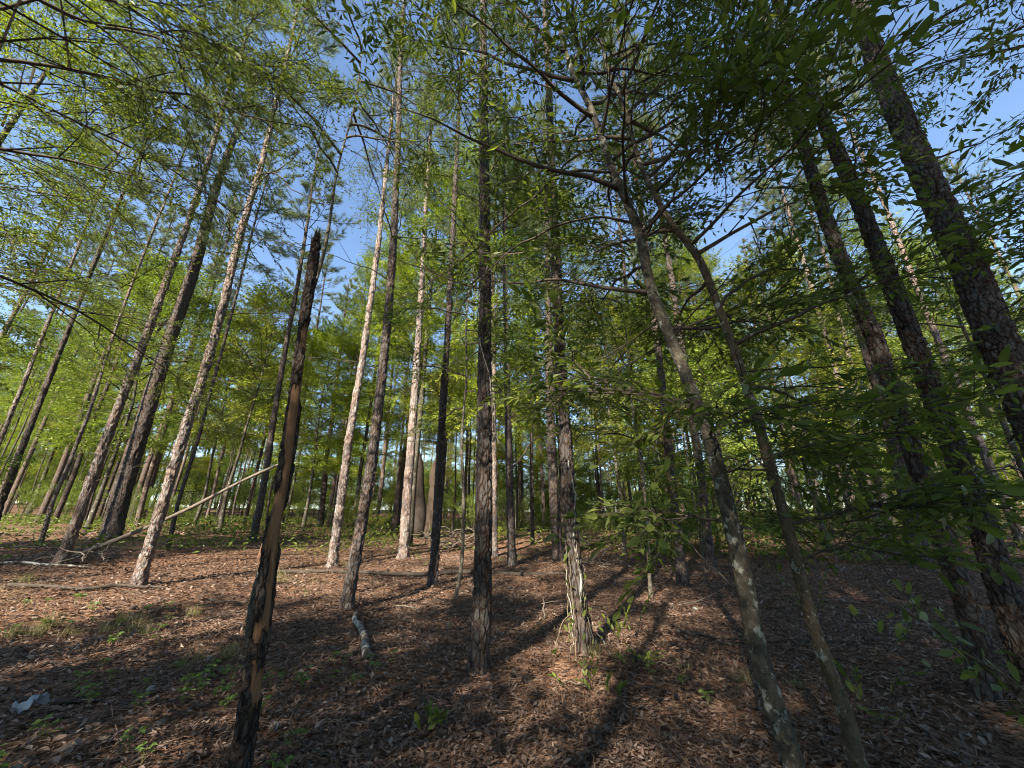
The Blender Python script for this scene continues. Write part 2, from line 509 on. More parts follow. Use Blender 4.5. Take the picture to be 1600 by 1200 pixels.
def spray(g, length=1.0, twigs=12, leaf=.085, wid=.34, droop=.12, gap=.045, tone=0.0, flat=.5):
    """a leafy branchlet growing along +x, top side +z"""
    f = Foliage()
    n = 7
    t = np.linspace(0, 1, n)
    ph = g.uniform(0, 6)
    ax = np.c_[t * length, .05 * length * np.sin(t * 5 + ph), -droop * length * t**2 + .03 * length * np.sin(t * 7 + ph)]
    f.path(ax, .0065 * length + .001, .0018)
    rows = []
    for k in range(twigs + 1):
        s = .16 + .84 * (k + g.uniform(-.3, .3)) / twigs
        s = min(max(s, .1), 1.0)
        p = np.array([np.interp(s, t, ax[:, c]) for c in range(3)])
        side = 1 if k % 2 else -1
        if k == twigs:
            d = np.array([1, g.uniform(-.2, .2), -.15]); tl = .22 * length
        else:
            an = math.radians(g.uniform(35, 68))
            d = np.array([math.cos(an), side * math.sin(an), g.uniform(-.35, .35)]); tl = length * (.46 - .24 * s) * g.uniform(.7, 1.2)
        d = unit(d)
        m = max(3, int(tl / gap))
        u = np.linspace(.12, 1, m)[:, None]
        q = p + d * tl * u + np.array([0, 0, -1.0]) * (droop * .7 * tl * u**2)
        f.path(np.vstack([p, q[-1]]), .003, .0012)
        alt = np.where(np.arange(m) % 2, 1.0, -1.0)[:, None]
        sd = unit(np.cross([0, 0, 1.0], d))
        D = unit(d * g.uniform(.5, .9, (m, 1)) + sd * alt * g.uniform(.4, 1.0, (m, 1)) + g.normal(0, .22, (m, 3)) + [0, 0, -.18])
        D[-1] = unit(d + g.normal(0, .2, 3))
        N = unit(np.array([[0, 0, 1.0]]) + g.normal(0, flat, (m, 3)))
        L = leaf * g.uniform(.45, 1.3, (m, 1))
        W = L * wid * g.uniform(.8, 1.2, (m, 1))
        T = np.clip(g.beta(1.4, 1.8, (m, 1)) + tone, 0, 1)
        rows.append(np.hstack([q, D, N, L, W, T]))
    f.leaf.append(np.vstack(rows))
    return f

def limb_path(g, start, az, elev, length, droop=.12, n=7, wig=.05):
    t = np.linspace(0, 1, n)
    d = np.array([math.cos(az) * math.cos(elev), math.sin(az) * math.cos(elev), math.sin(elev)])
    p = np.asarray(start, float) + d * (t * length)[:, None]
    p[:, 2] -= droop * length * t**2
    w = np.cumsum(g.normal(0, wig * length / n, (n, 3)), axis=0); w -= w[0]
    return p + w

def at_path(p, t):
    x = t * (len(p) - 1); i = min(int(x), len(p) - 2); u = x - i
    return p[i] * (1 - u) + p[i + 1] * u, unit(p[i + 1] - p[i])

def dress_limb(f, g, path, sprays, count, sub=.42, size=(.8, 1.15), t0=.28):
    """side branches and sprays along one limb"""
    L = path_len(path)
    for k in range(count):
        t = t0 + (1 - t0) * (k + g.uniform(.1, .9)) / count
        p, d = at_path(path, min(t, .999))
        side = 1 if k % 2 else -1
        yaw = side * math.radians(g.uniform(25, 75))
        d2 = unit(rot_z(yaw) @ d + [0, 0, g.uniform(-.2, .35)])
        l2 = L * sub * (1.15 - t) * g.uniform(.6, 1.2) + .15
        q = np.vstack([p, p + d2 * l2 * .5 + g.normal(0, .03, 3), p + d2 * l2 + [0, 0, -.08 * l2]])
        f.path(q, .004 + .006 * l2, .003)
        for s in (.45, 1.0):
            pp = q[1] if s < .6 else q[2]
            dd = unit(d2 + g.normal(0, .3, 3) + [0, 0, -.1])
            f.add(sprays[g.integers(len(sprays))], frame_from(dd, g.normal(0, .45)), g.uniform(*size), pp)
    p, d = at_path(path, .999)
    f.add(sprays[g.integers(len(sprays))], frame_from(d, g.normal(0, .4)), g.uniform(*size), p)

def hardwood_crown(seed, H, h0, R, limbs, per, sprays, up=(15, 60), size=(.8, 1.2), lean=0.0):
    g = np.random.default_rng(seed)
    f = Foliage()
    for i in range(limbs):
        q = (i + g.uniform(-.4, .4)) / max(1, limbs - 1); q = min(max(q, 0), 1)
        z = h0 + (H - h0) * q * .93
        env = R * (.30 + .70 * math.sin(PI * (.14 + .78 * q)))
        l = env * g.uniform(.55, 1.2)
        el = math.radians(up[0] + (up[1] - up[0]) * q + g.uniform(-12, 12))
        p = limb_path(g, (lean * z, 0, z), i * 2.39996 + g.uniform(-.5, .5), el, l, droop=.18)
        f.path(p, .010 * l + .008, .005)
        dress_limb(f, g, p, sprays, per, size=size)
    return f

def tuft(g, n=40, ln=.21):
    f = Foliage()
    d = unit(np.c_[np.abs(g.normal(.5, .45, n)) + .12, g.normal(0, .55, n), g.normal(.05, .5, n)])
    base = np.c_[g.uniform(-.05, .07, n), np.zeros(n), np.zeros(n)]
    L = ln * g.uniform(.7, 1.15, (n, 1))
    W = np.full((n, 1), .0072) * g.uniform(.7, 1.3, (n, 1))
    N = unit(g.normal(0, 1, (n, 3)))
    f.leaf.append(np.hstack([base, d, N, L, W, np.clip(g.beta(2, 3, (n, 1)), 0, 1)]))
    return f

def pine_crown(seed, length, R, limbs, tufts):
    g = np.random.default_rng(seed)
    T = [tuft(g) for _ in range(6)]
    f = Foliage()
    for i in range(limbs):
        q = i / (limbs - 1)
        z = length * q * .96
        l = R * (1.0 - .78 * q) * (.55 + .45 * min(1, q * 5 + .2)) * g.uniform(.6, 1.25)
        el = math.radians(-8 + 62 * q + g.uniform(-12, 14))
        p = limb_path(g, (0, 0, z), i * 2.39996 + g.uniform(-.6, .6), el, l, droop=-.10, wig=.07)
        f.path(p, .010 + .007 * l, .006)
        m = max(4, int(tufts * (.4 + .6 * l / R)))
        for k in range(m):
            t = .38 + .62 * (k + g.uniform(0, 1)) / m
            pp, d = at_path(p, min(t, .999))
            yaw = (1 if k % 2 else -1) * math.radians(g.uniform(15, 70))
            d2 = unit(rot_z(yaw) @ d + [0, 0, g.uniform(-.1, .5)])
            l2 = l * .30 * (1.2 - t) * g.uniform(.5, 1.3) + .1
            e = pp + d2 * l2
            f.path(np.vstack([pp, e]), .006, .004)
            for u in (1.0, .62, .3):
                f.add(T[g.integers(6)], frame_from(unit(d2 + [0, 0, .25]), g.uniform(0, 6)), g.uniform(.85, 1.25), pp + d2 * l2 * u)
        f.add(T[g.integers(6)], frame_from(unit(p[-1] - p[-2]), 0), 1.2, p[-1])
    return f

gg = np.random.default_rng(5)
SPRAYS = [spray(gg, 1.0, 10, .118, .42, gap=.052) for _ in range(5)]
SMALL = [spray(gg, .9, 11, .058, .38, gap=.034, droop=.2) for _ in range(5)]
CROWN = {}
def crown_data(key, fol, leafmat, needle=False):
    CROWN[key] = foliage_mesh('crown_' + key, fol, M[leafmat], M['twig'], needle)
crown_data('tall_a', hardwood_crown(1, 20, 6.5, 3.3, 34, 9, SPRAYS), 'leaf')
crown_data('tall_b', hardwood_crown(2, 19, 4.0, 3.0, 36, 8, SPRAYS), 'leaf')
crown_data('mid_a', hardwood_crown(3, 11, 2.8, 2.7, 30, 8, SPRAYS), 'leaf')
crown_data('mid_b', hardwood_crown(4, 10, 3.6, 2.4, 25, 7, SPRAYS), 'leaf')
crown_data('low_a', hardwood_crown(6, 7.0, 1.3, 2.3, 26, 7, SPRAYS, up=(0, 45)), 'leaf')
crown_data('low_b', hardwood_crown(7, 6.0, .7, 2.1, 24, 7, SPRAYS, up=(0, 40)), 'leaf')
crown_data('pole', hardwood_crown(8, 11, 6.0, 1.5, 16, 5, SPRAYS, up=(10, 60), size=(.6, .9)), 'leaf')
for k in range(4):
    crown_data('pine_%d' % k, pine_crown(20 + k, 8.5 - .6 * k, 2.5 + .2 * k, 40, 11), 'needle', True)
def shrub_foliage(seed, H, R, stems):
    g = np.random.default_rng(seed); f = Foliage()
    for i in range(stems):
        p = limb_path(g, (g.normal(0, .08), g.normal(0, .08), 0), i * 2.4, math.radians(g.uniform(48, 85)), H * g.uniform(.6, 1.1), droop=.05)
        f.path(p, .010, .004)
        dress_limb(f, g, p, SPRAYS, 4, sub=.5 * R, size=(.45, .75), t0=.15)
    return f
for k in range(4):
    crown_data('shrub_%d' % k, shrub_foliage(50 + k, 1.5 + .35 * k, .9, 7 + k), 'leaf')

def curved_stem(name, H, r, seed, bend=.25, mat='oak', seg=9, n=22):
    g = np.random.default_rng(seed)
    z = np.linspace(-.15, H, 7)
    w = np.cumsum(g.normal(0, bend / 7 * 1.6, (7, 2)), axis=0); w -= w[0]
    p = np.c_[w, z]
    rad = np.linspace(r, r * .22, 7); rad[0] *= 1.3
    return tube_mesh(name, p, rad, M[mat], seg, n)
STEM = {'tall_a': curved_stem('trunk_tall', 19, .15, 1), 'tall_b': curved_stem('trunk_tall', 18, .13, 2),
        'mid_a': curved_stem('trunk_mid', 10, .085, 3), 'mid_b': curved_stem('trunk_mid', 9.4, .075, 4),
        'pole': curved_stem('trunk_pole', 10.5, .055, 9, .35, 'pine', 8), 'low_a': curved_stem('trunk_low', 6.3, .05, 5), 'low_b': curved_stem('trunk_low', 5.4, .045, 6)}

def far_pine_trunk(name, H, r, seed):
    g = np.random.default_rng(seed)
    z = np.linspace(-.2, H, 9)
    w = np.cumsum(g.normal(0, .05, (9, 2)), axis=0); w -= w[0]
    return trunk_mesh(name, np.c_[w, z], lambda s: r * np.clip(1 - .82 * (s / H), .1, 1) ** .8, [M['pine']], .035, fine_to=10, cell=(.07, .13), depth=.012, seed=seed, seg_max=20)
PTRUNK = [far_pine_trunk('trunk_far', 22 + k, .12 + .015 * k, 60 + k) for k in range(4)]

def dead_branch_mesh(seed, L, fork=3):
    g = np.random.default_rng(seed); f = Foliage()
    p = limb_path(g, (0, 0, 0), 0, math.radians(g.uniform(-12, 25)), L, droop=g.uniform(-.1, .25), n=8, wig=.12)
    f.path(p, .006 + .006 * L, .0025)
    for k in range(fork):
        q, d = at_path(p, g.uniform(.3, .9))
        d2 = unit(rot_z(g.choice([-1, 1]) * g.uniform(.4, 1.1)) @ d + [0, 0, g.uniform(-.4, .3)])
        l2 = L * g.uniform(.2, .45)
        f.path(np.vstack([q, q + d2 * l2 * .5 + g.normal(0, .03, 3), q + d2 * l2 + g.normal(0, .05, 3)]), .005, .002)
    _, B = f.arrays()
    V, F = seg_geo(B)
    return mesh_from('dead_branch', V, [F], [M['twig']], tint=np.full(len(V), .5), smooth_shade=True)
DEADBR = [dead_branch_mesh(80 + k, .5 + .28 * k, 2 + k // 2) for k in range(7)]

# ------------------------------------------------------------------ the standing pines one can tell apart
# base x, base y, base diameter, height, then (sideways offset, height) along the stem, all in metres
TRUNKS = {
    'L1': (-15.41, 11.63, 0.133, 20, [(-0.244, 2.89), (-0.329, 4.65), (-0.453, 6.68), (-0.581, 8.93)]),
    'L2': (-15.03, 11.90, 0.173, 23, [(-0.087, 1.0), (-0.246, 3.58), (-0.319, 5.4), (-0.457, 8.4), (-0.553, 9.9), (-0.608, 12.46)]),
    'L3': (-14.30, 12.59, 0.122, 21, [(-0.107, 1.11), (-0.075, 2.29), (-0.079, 4.23), (-0.223, 6.13), (-0.332, 8.79), (-0.353, 11.51)]),
    'L4': (-10.74, 10.05, 0.227, 24, [(0.012, 1.15), (0.003, 2.25), (0.016, 3.62), (0.055, 5.31), (0.082, 7.9), (0.065, 11.49), (-0.168, 16.28)]),
    'L5': (-14.23, 14.64, 0.564, 25, [(-0.124, 1.53), (-0.169, 3.43), (-0.269, 6.92), (-0.242, 11.03), (-0.537, 17.19), (-0.404, 22.12)]),
    'L6': (-7.64, 8.77, 0.225, 22, [(0.009, 0.91), (0.025, 1.83), (0.03, 3.27), (0.082, 4.71), (0.056, 6.33), (-0.061, 9.26), (-0.042, 11.21), (-0.179, 14.17)]),
    'L7': (-11.08, 13.41, 0.138, 19, [(-0.069, 1.48), (-0.018, 3.2), (-0.045, 5.84), (-0.081, 8.57), (-0.152, 11.35), (-0.213, 13.4)]),
    'L9': (-10.04, 16.05, 0.288, 21, [(-0.065, 2.55), (-0.246, 5.28), (-0.391, 8.35), (-0.485, 11.46), (-0.701, 15.39), (-0.913, 18.49)]),
    'L10': (-12.22, 26.02, 0.401, 18, [(-0.261, 4.04), (-0.327, 7.15), (-0.556, 11.55), (-0.811, 16.46)]),
    'M1': (-5.21, 12.22, 0.284, 23, [(-0.008, 1.49), (-0.03, 3.64), (0.009, 5.6), (0.02, 8.06), (-0.005, 11.16), (-0.114, 14.77), (-0.29, 20.32)]),
    'M2': (-2.93, 7.76, 0.229, 24, [(0.026, 0.62), (0.075, 1.38), (0.113, 2.34), (0.124, 3.52), (0.101, 5.14), (0.024, 7.18), (-0.192, 10.5), (-0.681, 17.33)]),
    'M3': (-3.65, 14.09, 0.351, 23, [(-0.048, 1.89), (-0.089, 4.92), (-0.144, 7.3), (-0.254, 11.25), (-0.447, 16.77), (-0.758, 23.69)]),
    'M4': (-1.80, 9.77, 0.228, 22, [(-0.002, 1.32), (-0.028, 3.16), (-0.027, 5.66), (-0.052, 9.1), (-0.112, 13.09), (-0.188, 18.13)]),
    'C1': (-0.36, 4.92, 0.218, 22, [(0.02, 0.55), (0.014, 1.64), (-0.008, 2.84), (-0.047, 4.83), (-0.12, 7.42), (-0.244, 11.39)]),
    'C2': (-0.62, 15.07, 0.207, 20, [(-0.03, 1.94), (-0.106, 5.17)]),
    'C3': (0.00, 12.96, 0.275, 20, [(-0.062, 1.92), (-0.159, 5.41), (-0.248, 9.06), (-0.337, 14.86)]),
    'C4': (0.90, 18.21, 0.196, 20, [(0.02, 2.73), (0.043, 5.79)]),
    'C5': (1.55, 14.17, 0.385, 22, [(-0.055, 1.96), (-0.079, 5.26), (-0.026, 9.15), (0.044, 13.09)]),
    'C6': (0.88, 5.32, 0.198, 21, [(-0.066, 0.52), (-0.109, 1.17), (-0.126, 2.13), (-0.147, 3.42), (-0.147, 5.33), (-0.14, 7.56), (-0.124, 10.22)]),
    'C7': (5.29, 16.50, 0.311, 21, [(0.124, 2.38), (0.219, 5.41), (0.327, 8.86), (0.458, 13.22)]),
    'C8': (3.99, 10.04, 0.233, 21, [(0.035, 1.27), (0.096, 2.82), (0.18, 4.94), (0.238, 7.39), (0.287, 9.75)]),
    'C9': (5.24, 11.16, 0.253, 21, [(0.115, 1.85), (0.173, 3.85), (0.198, 6.13), (0.242, 9.0)]),
    'A': (4.15, 4.08, 0.154, 20, [(0.087, 0.45), (0.097, 0.98), (0.12, 1.56), (0.11, 2.07), (0.118, 2.68), (0.133, 3.45), (0.085, 4.11), (0.059, 4.99), (0.09, 6.05), (0.136, 7.27), (0.164, 8.46), (0.234, 10.2)]),
    'B': (4.77, 4.21, 0.183, 20, [(0.012, 0.42), (0.037, 0.96), (0.084, 1.56), (0.095, 2.08), (0.093, 2.66), (0.111, 3.53), (0.118, 4.78), (0.115, 6.07), (0.076, 7.07), (0.079, 8.27), (0.095, 10.47)]),
    'D': (5.54, 3.93, 0.247, 21, [(-0.065, 1.52), (-0.039, 2.82), (-0.023, 3.49), (0.047, 4.39), (0.051, 5.14), (0.08, 6.08), (0.123, 7.03), (0.197, 8.33), (0.328, 9.85)]),
    'R': (10.59, 10.91, 0.383, 22, [(0.159, 1.33), (0.391, 3.06), (0.505, 5.21), (0.574, 7.67), (0.652, 10.51)]),
    'R1': (13.75, 15.39, 0.290, 23, [(0.082, 1.36), (0.1, 3.83), (0.237, 7.19), (0.306, 11.1), (0.31, 14.46)]),
    'R2': (14.92, 16.27, 0.268, 23, [(0.125, 1.44), (0.312, 3.65), (0.537, 6.24), (0.992, 11.99), (1.179, 16.03)]),
    'R3': (14.41, 11.46, 0.226, 22, [(-0.284, 1.33), (-0.339, 3.17), (-0.298, 5.24), (-0.287, 8.07)]),
}
NEAR_WOOD = {
    'H1': (1.84, 3.20, 0.166, None, [(-0.051, 0.3), (-0.1, 0.63), (-0.107, 1.07), (-0.13, 1.56), (-0.173, 2.17), (-0.262, 2.63), (-0.364, 3.09), (-0.469, 3.57), (-0.533, 4.38), (-0.71, 5.13), (-0.885, 6.14)]),
    'H2': (2.22, 3.14, 0.114, None, [(-0.01, 0.33), (-0.058, 0.62), (-0.099, 0.97), (-0.105, 1.36), (-0.131, 1.83), (-0.16, 2.36), (-0.216, 2.89), (-0.291, 3.48), (-0.382, 3.96), (-0.6, 4.43), (-0.796, 5.14), (-0.896, 6.1)]),
    'S1': (-1.71, 3.08, 0.142, None, [(0.001, 0.19), (-0.012, 0.57), (-0.035, 0.9), (-0.07, 1.36), (-0.079, 1.87), (-0.105, 2.34), (-0.14, 2.86), (-0.184, 3.44), (-0.223, 4.18)]),
}
PINE_LABEL = {
 'L1': "thin pale pine trunk farthest to the left, cut off by the picture edge",
 'L2': "slender grey pine beside the left picture edge, in front of dark foliage",
 'L3': "very thin sunlit pole pine just left of the two big leaning-looking left trunks",
 'L4': "medium pine with sunlit left side at the foot of the leaning dead pole, left part",
 'L5': "thickest dark pine trunk in the left part, behind the leaning dead pole",
 'L6': "pale sunlit pine in front of the leaning dead pole, left part",
 'L7': "thin pine stem just right of the pale sunlit pine in the left part",
 'L9': "distant pine trunk seen just left of the broken snag",
 'L10': "distant dark pine trunk just right of the broken snag",
 'M1': "bright sunlit pine, first standing pine right of the broken snag with a white lower trunk",
 'M2': "dark pine with a curved foot, rising behind the short lichen log",
 'M3': "bright sunlit pine with white trunk beside the broken forked tree",
 'M4': "slim dark pine between the white sunlit pine and the central pine",
 'C1': "central straight pine with plated bark, rising full height in mid picture",
 'C2': "thin sunlit pine stem peeking out directly beside the central pine",
 'C3': "slim dark pine just right of the central pine with bare side branches",
 'C4': "very thin far pine between the central pine and the vine-wrapped pine",
 'C5': "dark pine half hidden directly behind the vine-wrapped pine",
 'C6': "pine with vines wrapped round its sunlit flared foot, right of centre",
 'C7': "brown pine standing alone farther back, right of the vine-wrapped pine",
 'C8': "grey pine left of the mottled leaning hardwood, middle distance",
 'C9': "grey pine half hidden behind the mottled leaning hardwood",
 'A': "dark plated pine, inner one of the three big pines at right",
 'B': "big plated pine, middle one of the three big pines at right",
 'D': "thickest plated pine leaving the picture at the right edge",
 'R': "brown pine behind the inner big right pine, draped with dead needles",
 'R1': "sunlit pine, left one of the close pair behind the big right pines",
 'R2': "sunlit pine, right one of the close pair behind the big right pines",
 'R3': "pale pine seen low between the middle big pine and the right edge",
}
WIDER = {'A': 1.3, 'B': 1.35, 'D': 1.55, 'L5': 1.15, 'R': 1.2, 'L4': 1.1, 'L6': 1.1}
CAMP = np.array([0, 0, EYE])

def pine_tree(key):
    x, y, d, H, wp = TRUNKS[key]
    seed = sum(ord(c) * (i + 3) for i, c in enumerate(key))
    g = np.random.default_rng(seed)
    pts = [(0, 0, -.25)] + [(0, 0, 0)] + [(dx, 0, z) for dx, z in wp if z < H - 2]
    lx, lz = pts[-1][0], pts[-1][2]
    sl = (pts[-1][0] - pts[-2][0]) / max(.3, pts[-1][2] - pts[-2][2])
    sl = max(-.05, min(.05, sl))
    for q in (.33, .66, 1.0):
        zz = lz + (H - lz) * q
        pts.append((lx + sl * (zz - lz) * .7, g.normal(0, .04), zz))
    pts = np.array(pts)
    d = d * WIDER.get(key, 1.05)
    r0 = d / 2 / 1.12
    root = thing('pine_tree', PINE_LABEL[key], 'tree', (x, y, gz(x, y)), 0, 'standing pines')
    depth = max(2.0, y * .94)
    px = depth / 384.0
    dist = math.hypot(x, y)
    cell = (.045 + .0055 * min(dist, 14), .13 + .014 * min(dist, 14)) if key not in 'ABD' else (.062, .10)
    dep = min(.024, .07 * d + .005) * (1.0 if dist < 9 else 1.5)
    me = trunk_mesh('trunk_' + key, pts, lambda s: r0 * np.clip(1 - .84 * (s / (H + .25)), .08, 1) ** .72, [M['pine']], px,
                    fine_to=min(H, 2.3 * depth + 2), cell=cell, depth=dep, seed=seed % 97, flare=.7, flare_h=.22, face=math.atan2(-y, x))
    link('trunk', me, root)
    ci = seed % 4
    zc = H - (8.5 - .6 * ci) * .97
    k = int(np.searchsorted(pts[:, 2], zc))
    f = (zc - pts[k - 1][2]) / (pts[k][2] - pts[k - 1][2])
    base = pts[k - 1] * (1 - f) + pts[k] * f
    c = link('crown', CROWN['pine_%d' % ci], root, base, (0, 0, g.uniform(0, 6.28)))
    s = g.uniform(.9, 1.1)
    c.scale = (s, s, 1.0)
    lum = g.uniform(.85, 1.15); c.color = (lum * g.uniform(.95, 1.1), lum, lum * g.uniform(.85, 1.0), 1)
    nb = 14 if dist < 16 else 6
    for i in range(nb):
        z = g.uniform(2.8 if dist < 8 else 1.8, zc + 1.0)
        k = max(1, int(np.searchsorted(pts[:, 2], z)))
        f = (z - pts[k - 1][2]) / (pts[k][2] - pts[k - 1][2])
        p = pts[k - 1] * (1 - f) + pts[k] * f
        link('dead_branch', DEADBR[g.integers(0, 4 if z < 6 else 7)], root, p, (g.uniform(-.5, .5), g.uniform(-.4, .2), g.uniform(0, 6.28)), g.uniform(.7, 1.3))
    lum = {'M1': 3.0, 'M3': 3.0, 'L6': 2.5, 'L4': 1.8, 'C2': 2.4, 'L3': 2.2, 'L1': 2.2, 'R1': 2.2, 'R2': 2.0, 'R3': 2.2, 'D': 1.4, 'L5': 1.1, 'M2': 1.3}.get(key, 1.0)  # higher values put sunlight into the bark colour of the lit trunks
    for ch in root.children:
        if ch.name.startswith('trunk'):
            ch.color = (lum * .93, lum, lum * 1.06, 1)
    return root, pts
PINES = {}
for key in TRUNKS:
    PINES[key] = pine_tree(key)

# ------------------------------------------------------------------ single large leaves as their own meshes
def leaf_piece_mesh(name, mat, tint, curl=.12, fold=.16):
    t = np.array([0, .12, .3, .5, .7, .88, 1.0]); w = np.array([.03, .26, .46, .5, .40, .2, .0])
    V = []
    for a, b in zip(t, w):
        z = -curl * a * a
        V += [(-b, a, z + fold * b), (0, a, z), (b, a, z + fold * b)]
    Q = []
    for i in range(6):
        k = i * 3
        Q += [(k, k + 1, k + 4, k + 3), (k + 1, k + 2, k + 5, k + 4)]
    return mesh_from(name, np.array(V), [np.array(Q)], [mat], tint=np.full(len(V), tint), smooth_shade=True)
LEAFPIECE = [leaf_piece_mesh('leaf', M['nearleaf'], t) for t in (.15, .35, .5, .65, .85)]
DRYPIECE = [leaf_piece_mesh('fallen_leaf', M['litter'], t, c, f) for t, c, f in ((.2, .3, .5), (.4, -.25, .4), (.55, .35, .3), (.7, -.3, .6), (.9, .25, .45))]

def leaf_object(name, data, parent, row, thick=1.0):
    P, D, N, L, W = row[0:3], unit(row[3:6]), row[6:9], row[9], row[10]
    B = unit(np.cross(D, N)); N2 = np.cross(B, D)
    m = Matrix(((B[0] * W, D[0] * L, N2[0] * W * thick, P[0]), (B[1] * W, D[1] * L, N2[1] * W * thick, P[1]), (B[2] * W, D[2] * L, N2[2] * W * thick, P[2]), (0, 0, 0, 1)))
    o = bpy.data.objects.new(name, data)
    COL.objects.link(o)
    o.parent = parent
    o.matrix_local = m
    return o

def in_view(P, margin=1.0):
    c, s = math.cos(math.radians(20)), math.sin(math.radians(20))
    q = P - CAMP
    z = q[:, 1] * c + q[:, 2] * s
    u = q[:, 2] * c - q[:, 1] * s
    ok = (z > .3) & (np.abs(q[:, 0]) < z * 1.333 * margin) & (np.abs(u) < z * margin)
    return ok, z

def split_near(fol, origin, count):
    """index of the `count` leaves that show largest, and the rest"""
    A, _ = fol.arrays()
    ok, z = in_view(A[:, 0:3] + np.asarray(origin))
    size = np.where(ok, A[:, 9] / np.maximum(z, .3), 0)
    order = np.argsort(-size)
    return order[:count], order[count:]

NEARSPRAY = [spray(gg, .8, 10, .112, .36, gap=.050, droop=.18, flat=.6) for _ in range(6)]
NEARSMALL = [spray(gg, .85, 12, .056, .42, gap=.030, droop=.25, flat=.6) for _ in range(6)]

def broad_tree(name, label, base, path, rad, limbs, sprays, per, mat, leaf_parts, limb_droop=.1, px=.006, fine=6.0, color=(1, 1, 1, 1), bare=(), seed=0, cell=(.035, .05), depth=.007):
    """a near hardwood: trunk, each limb its own mesh, crown of leaves with the nearest leaves single"""
    g = np.random.default_rng(seed)
    root = thing(name, label, 'tree', base, 0)
    L = path_len(path)
    me = trunk_mesh('trunk_' + name, path, rad, [M[mat]], px, fine_to=fine, cell=cell, depth=depth, seed=seed, flare=.3, flare_h=.12, lumps=.22, face=math.atan2(-base[1], base[0]))
    link('trunk', me, root)
    f = Foliage()
    zz = path[:, 2]
    if px < .01:
        for i in range(12):
            z = g.uniform(.9, 6.0)
            k = min(max(1, int(np.searchsorted(zz, z))), len(zz) - 1)
            u = (z - zz[k - 1]) / (zz[k] - zz[k - 1])
            link('dead_branch', DEADBR[g.integers(0, 5)], root, path[k - 1] * (1 - u) + path[k] * u, (g.uniform(-.5, .5), g.uniform(-.5, .3), g.uniform(0, 6.28)), g.uniform(.5, 1.0))
    for (z, az, el, ln) in limbs:
        k = min(max(1, int(np.searchsorted(zz, z))), len(zz) - 1)
        u = (z - zz[k - 1]) / (zz[k] - zz[k - 1]); p0 = path[k - 1] * (1 - u) + path[k] * u
        p = limb_path(g, p0, math.radians(az), math.radians(el), ln, droop=limb_droop, n=8, wig=.12)
        r = (.010 + .008 * ln) * (1.0 if ln < 2.7 else .62)
        link('limb', tube_mesh('limb', p, np.linspace(r, .006, 8), M['twig' if mat == 'oak' else mat], 6, 14), root)
        dress_limb(f, g, p, sprays, per, sub=.45, size=(.7, 1.1), t0=.2)
    for p in bare:
        p = np.asarray(p, float) - np.asarray(base)
        link('limb', tube_mesh('limb', p, np.linspace(.016, .005, len(p)), M['twig'], 6, 20, wob=.05, seed=int(p[0][2] * 100)), root)
        for k in range(5):
            q, d = at_path(p, g.uniform(.25, .98))
            d2 = unit(d + g.normal(0, .7, 3))
            e = q + d2 * g.uniform(.2, .5)
            f.path(np.vstack([q, (q + e) / 2 + g.normal(0, .02, 3), e]), .004, .0015)
            if k % 2:
                f.add(sprays[k % len(sprays)], frame_from(d2, 0), .6, e)
    near, rest = split_near(f, base, leaf_parts)
    crown = link('crown', foliage_mesh('crown_' + name, f, M['nearleaf'], M['twig'], leaf_sel=rest), root)
    crown.color = color
    A, _ = f.arrays()
    for i in near:
        o = leaf_object('leaf', LEAFPIECE[min(4, int(A[i, 11] * 5))], crown, A[i])
        o.color = color
    return root

def near_path(key, extra):
    x, y, d, _, wp = NEAR_WOOD[key]
    pts = [(0, 0, -.25), (0, 0, 0)] + [(a, 0, z) for a, z in wp] + extra
    return (x, y, gz(x, y)), np.array(pts, float), d

base, path, d = near_path('H1', [(-1.05, .1, 7.0), (-1.15, .25, 8.2)])
broad_tree('mottled_hardwood', "leaning mottled hardwood with lichen blotches, left one of the near pair", base, path,
           lambda s: .069 * np.clip(1 - .075 * s, .12, 1), 
           [(1.5, 150, 15, .55), (1.9, 20, 10, .6), (2.2, 250, 15, .45), (2.5, 165, 12, 1.3), (3.2, 25, 20, 1.5), (3.6, 150, 25, 2.0), (4.3, -50, 20, 1.3), (4.5, 60, 30, 1.8), (4.9, 188, 22, 2.5), (5.3, -10, 30, 2.0), (5.6, 110, 35, 1.8),
            (6.0, 205, 18, 2.2), (6.3, 30, 40, 1.9), (6.8, 172, 35, 2.4), (7.2, 330, 35, 1.7), (7.7, 80, 50, 1.6), (3.9, 100, 20, 1.4), (4.7, 250, 15, 1.2), (5.2, 75, 25, 1.6), (5.7, 280, 20, 1.4), (6.2, 95, 30, 1.6), (6.5, 250, 25, 1.6), (7.0, 20, 30, 1.8), (7.5, 200, 35, 1.8), (8.0, 120, 60, 1.4)],
           NEARSPRAY, 6, 'oak', 260, seed=3,
           bare=([(1.36, 3.2, 4.44), (1.01, 3.25, 4.57), (0.54, 3.3, 4.49), (0.0, 3.4, 4.24), (-0.38, 3.5, 3.89), (-0.62, 3.6, 3.52)],
                 [(1.14, 3.2, 5.16), (0.71, 3.2, 5.23), (0.28, 3.3, 4.97), (-0.14, 3.4, 4.61), (-0.65, 3.5, 4.12), (-1.02, 3.6, 3.89)],
                 [(1.63, 3.2, 2.37), (1.36, 3.3, 2.63), (0.91, 3.4, 2.71), (0.64, 3.5, 2.98), (0.55, 3.6, 3.17)]))
base, path, d = near_path('H2', [(-1.0, .1, 7.0), (-1.0, .2, 7.8)])
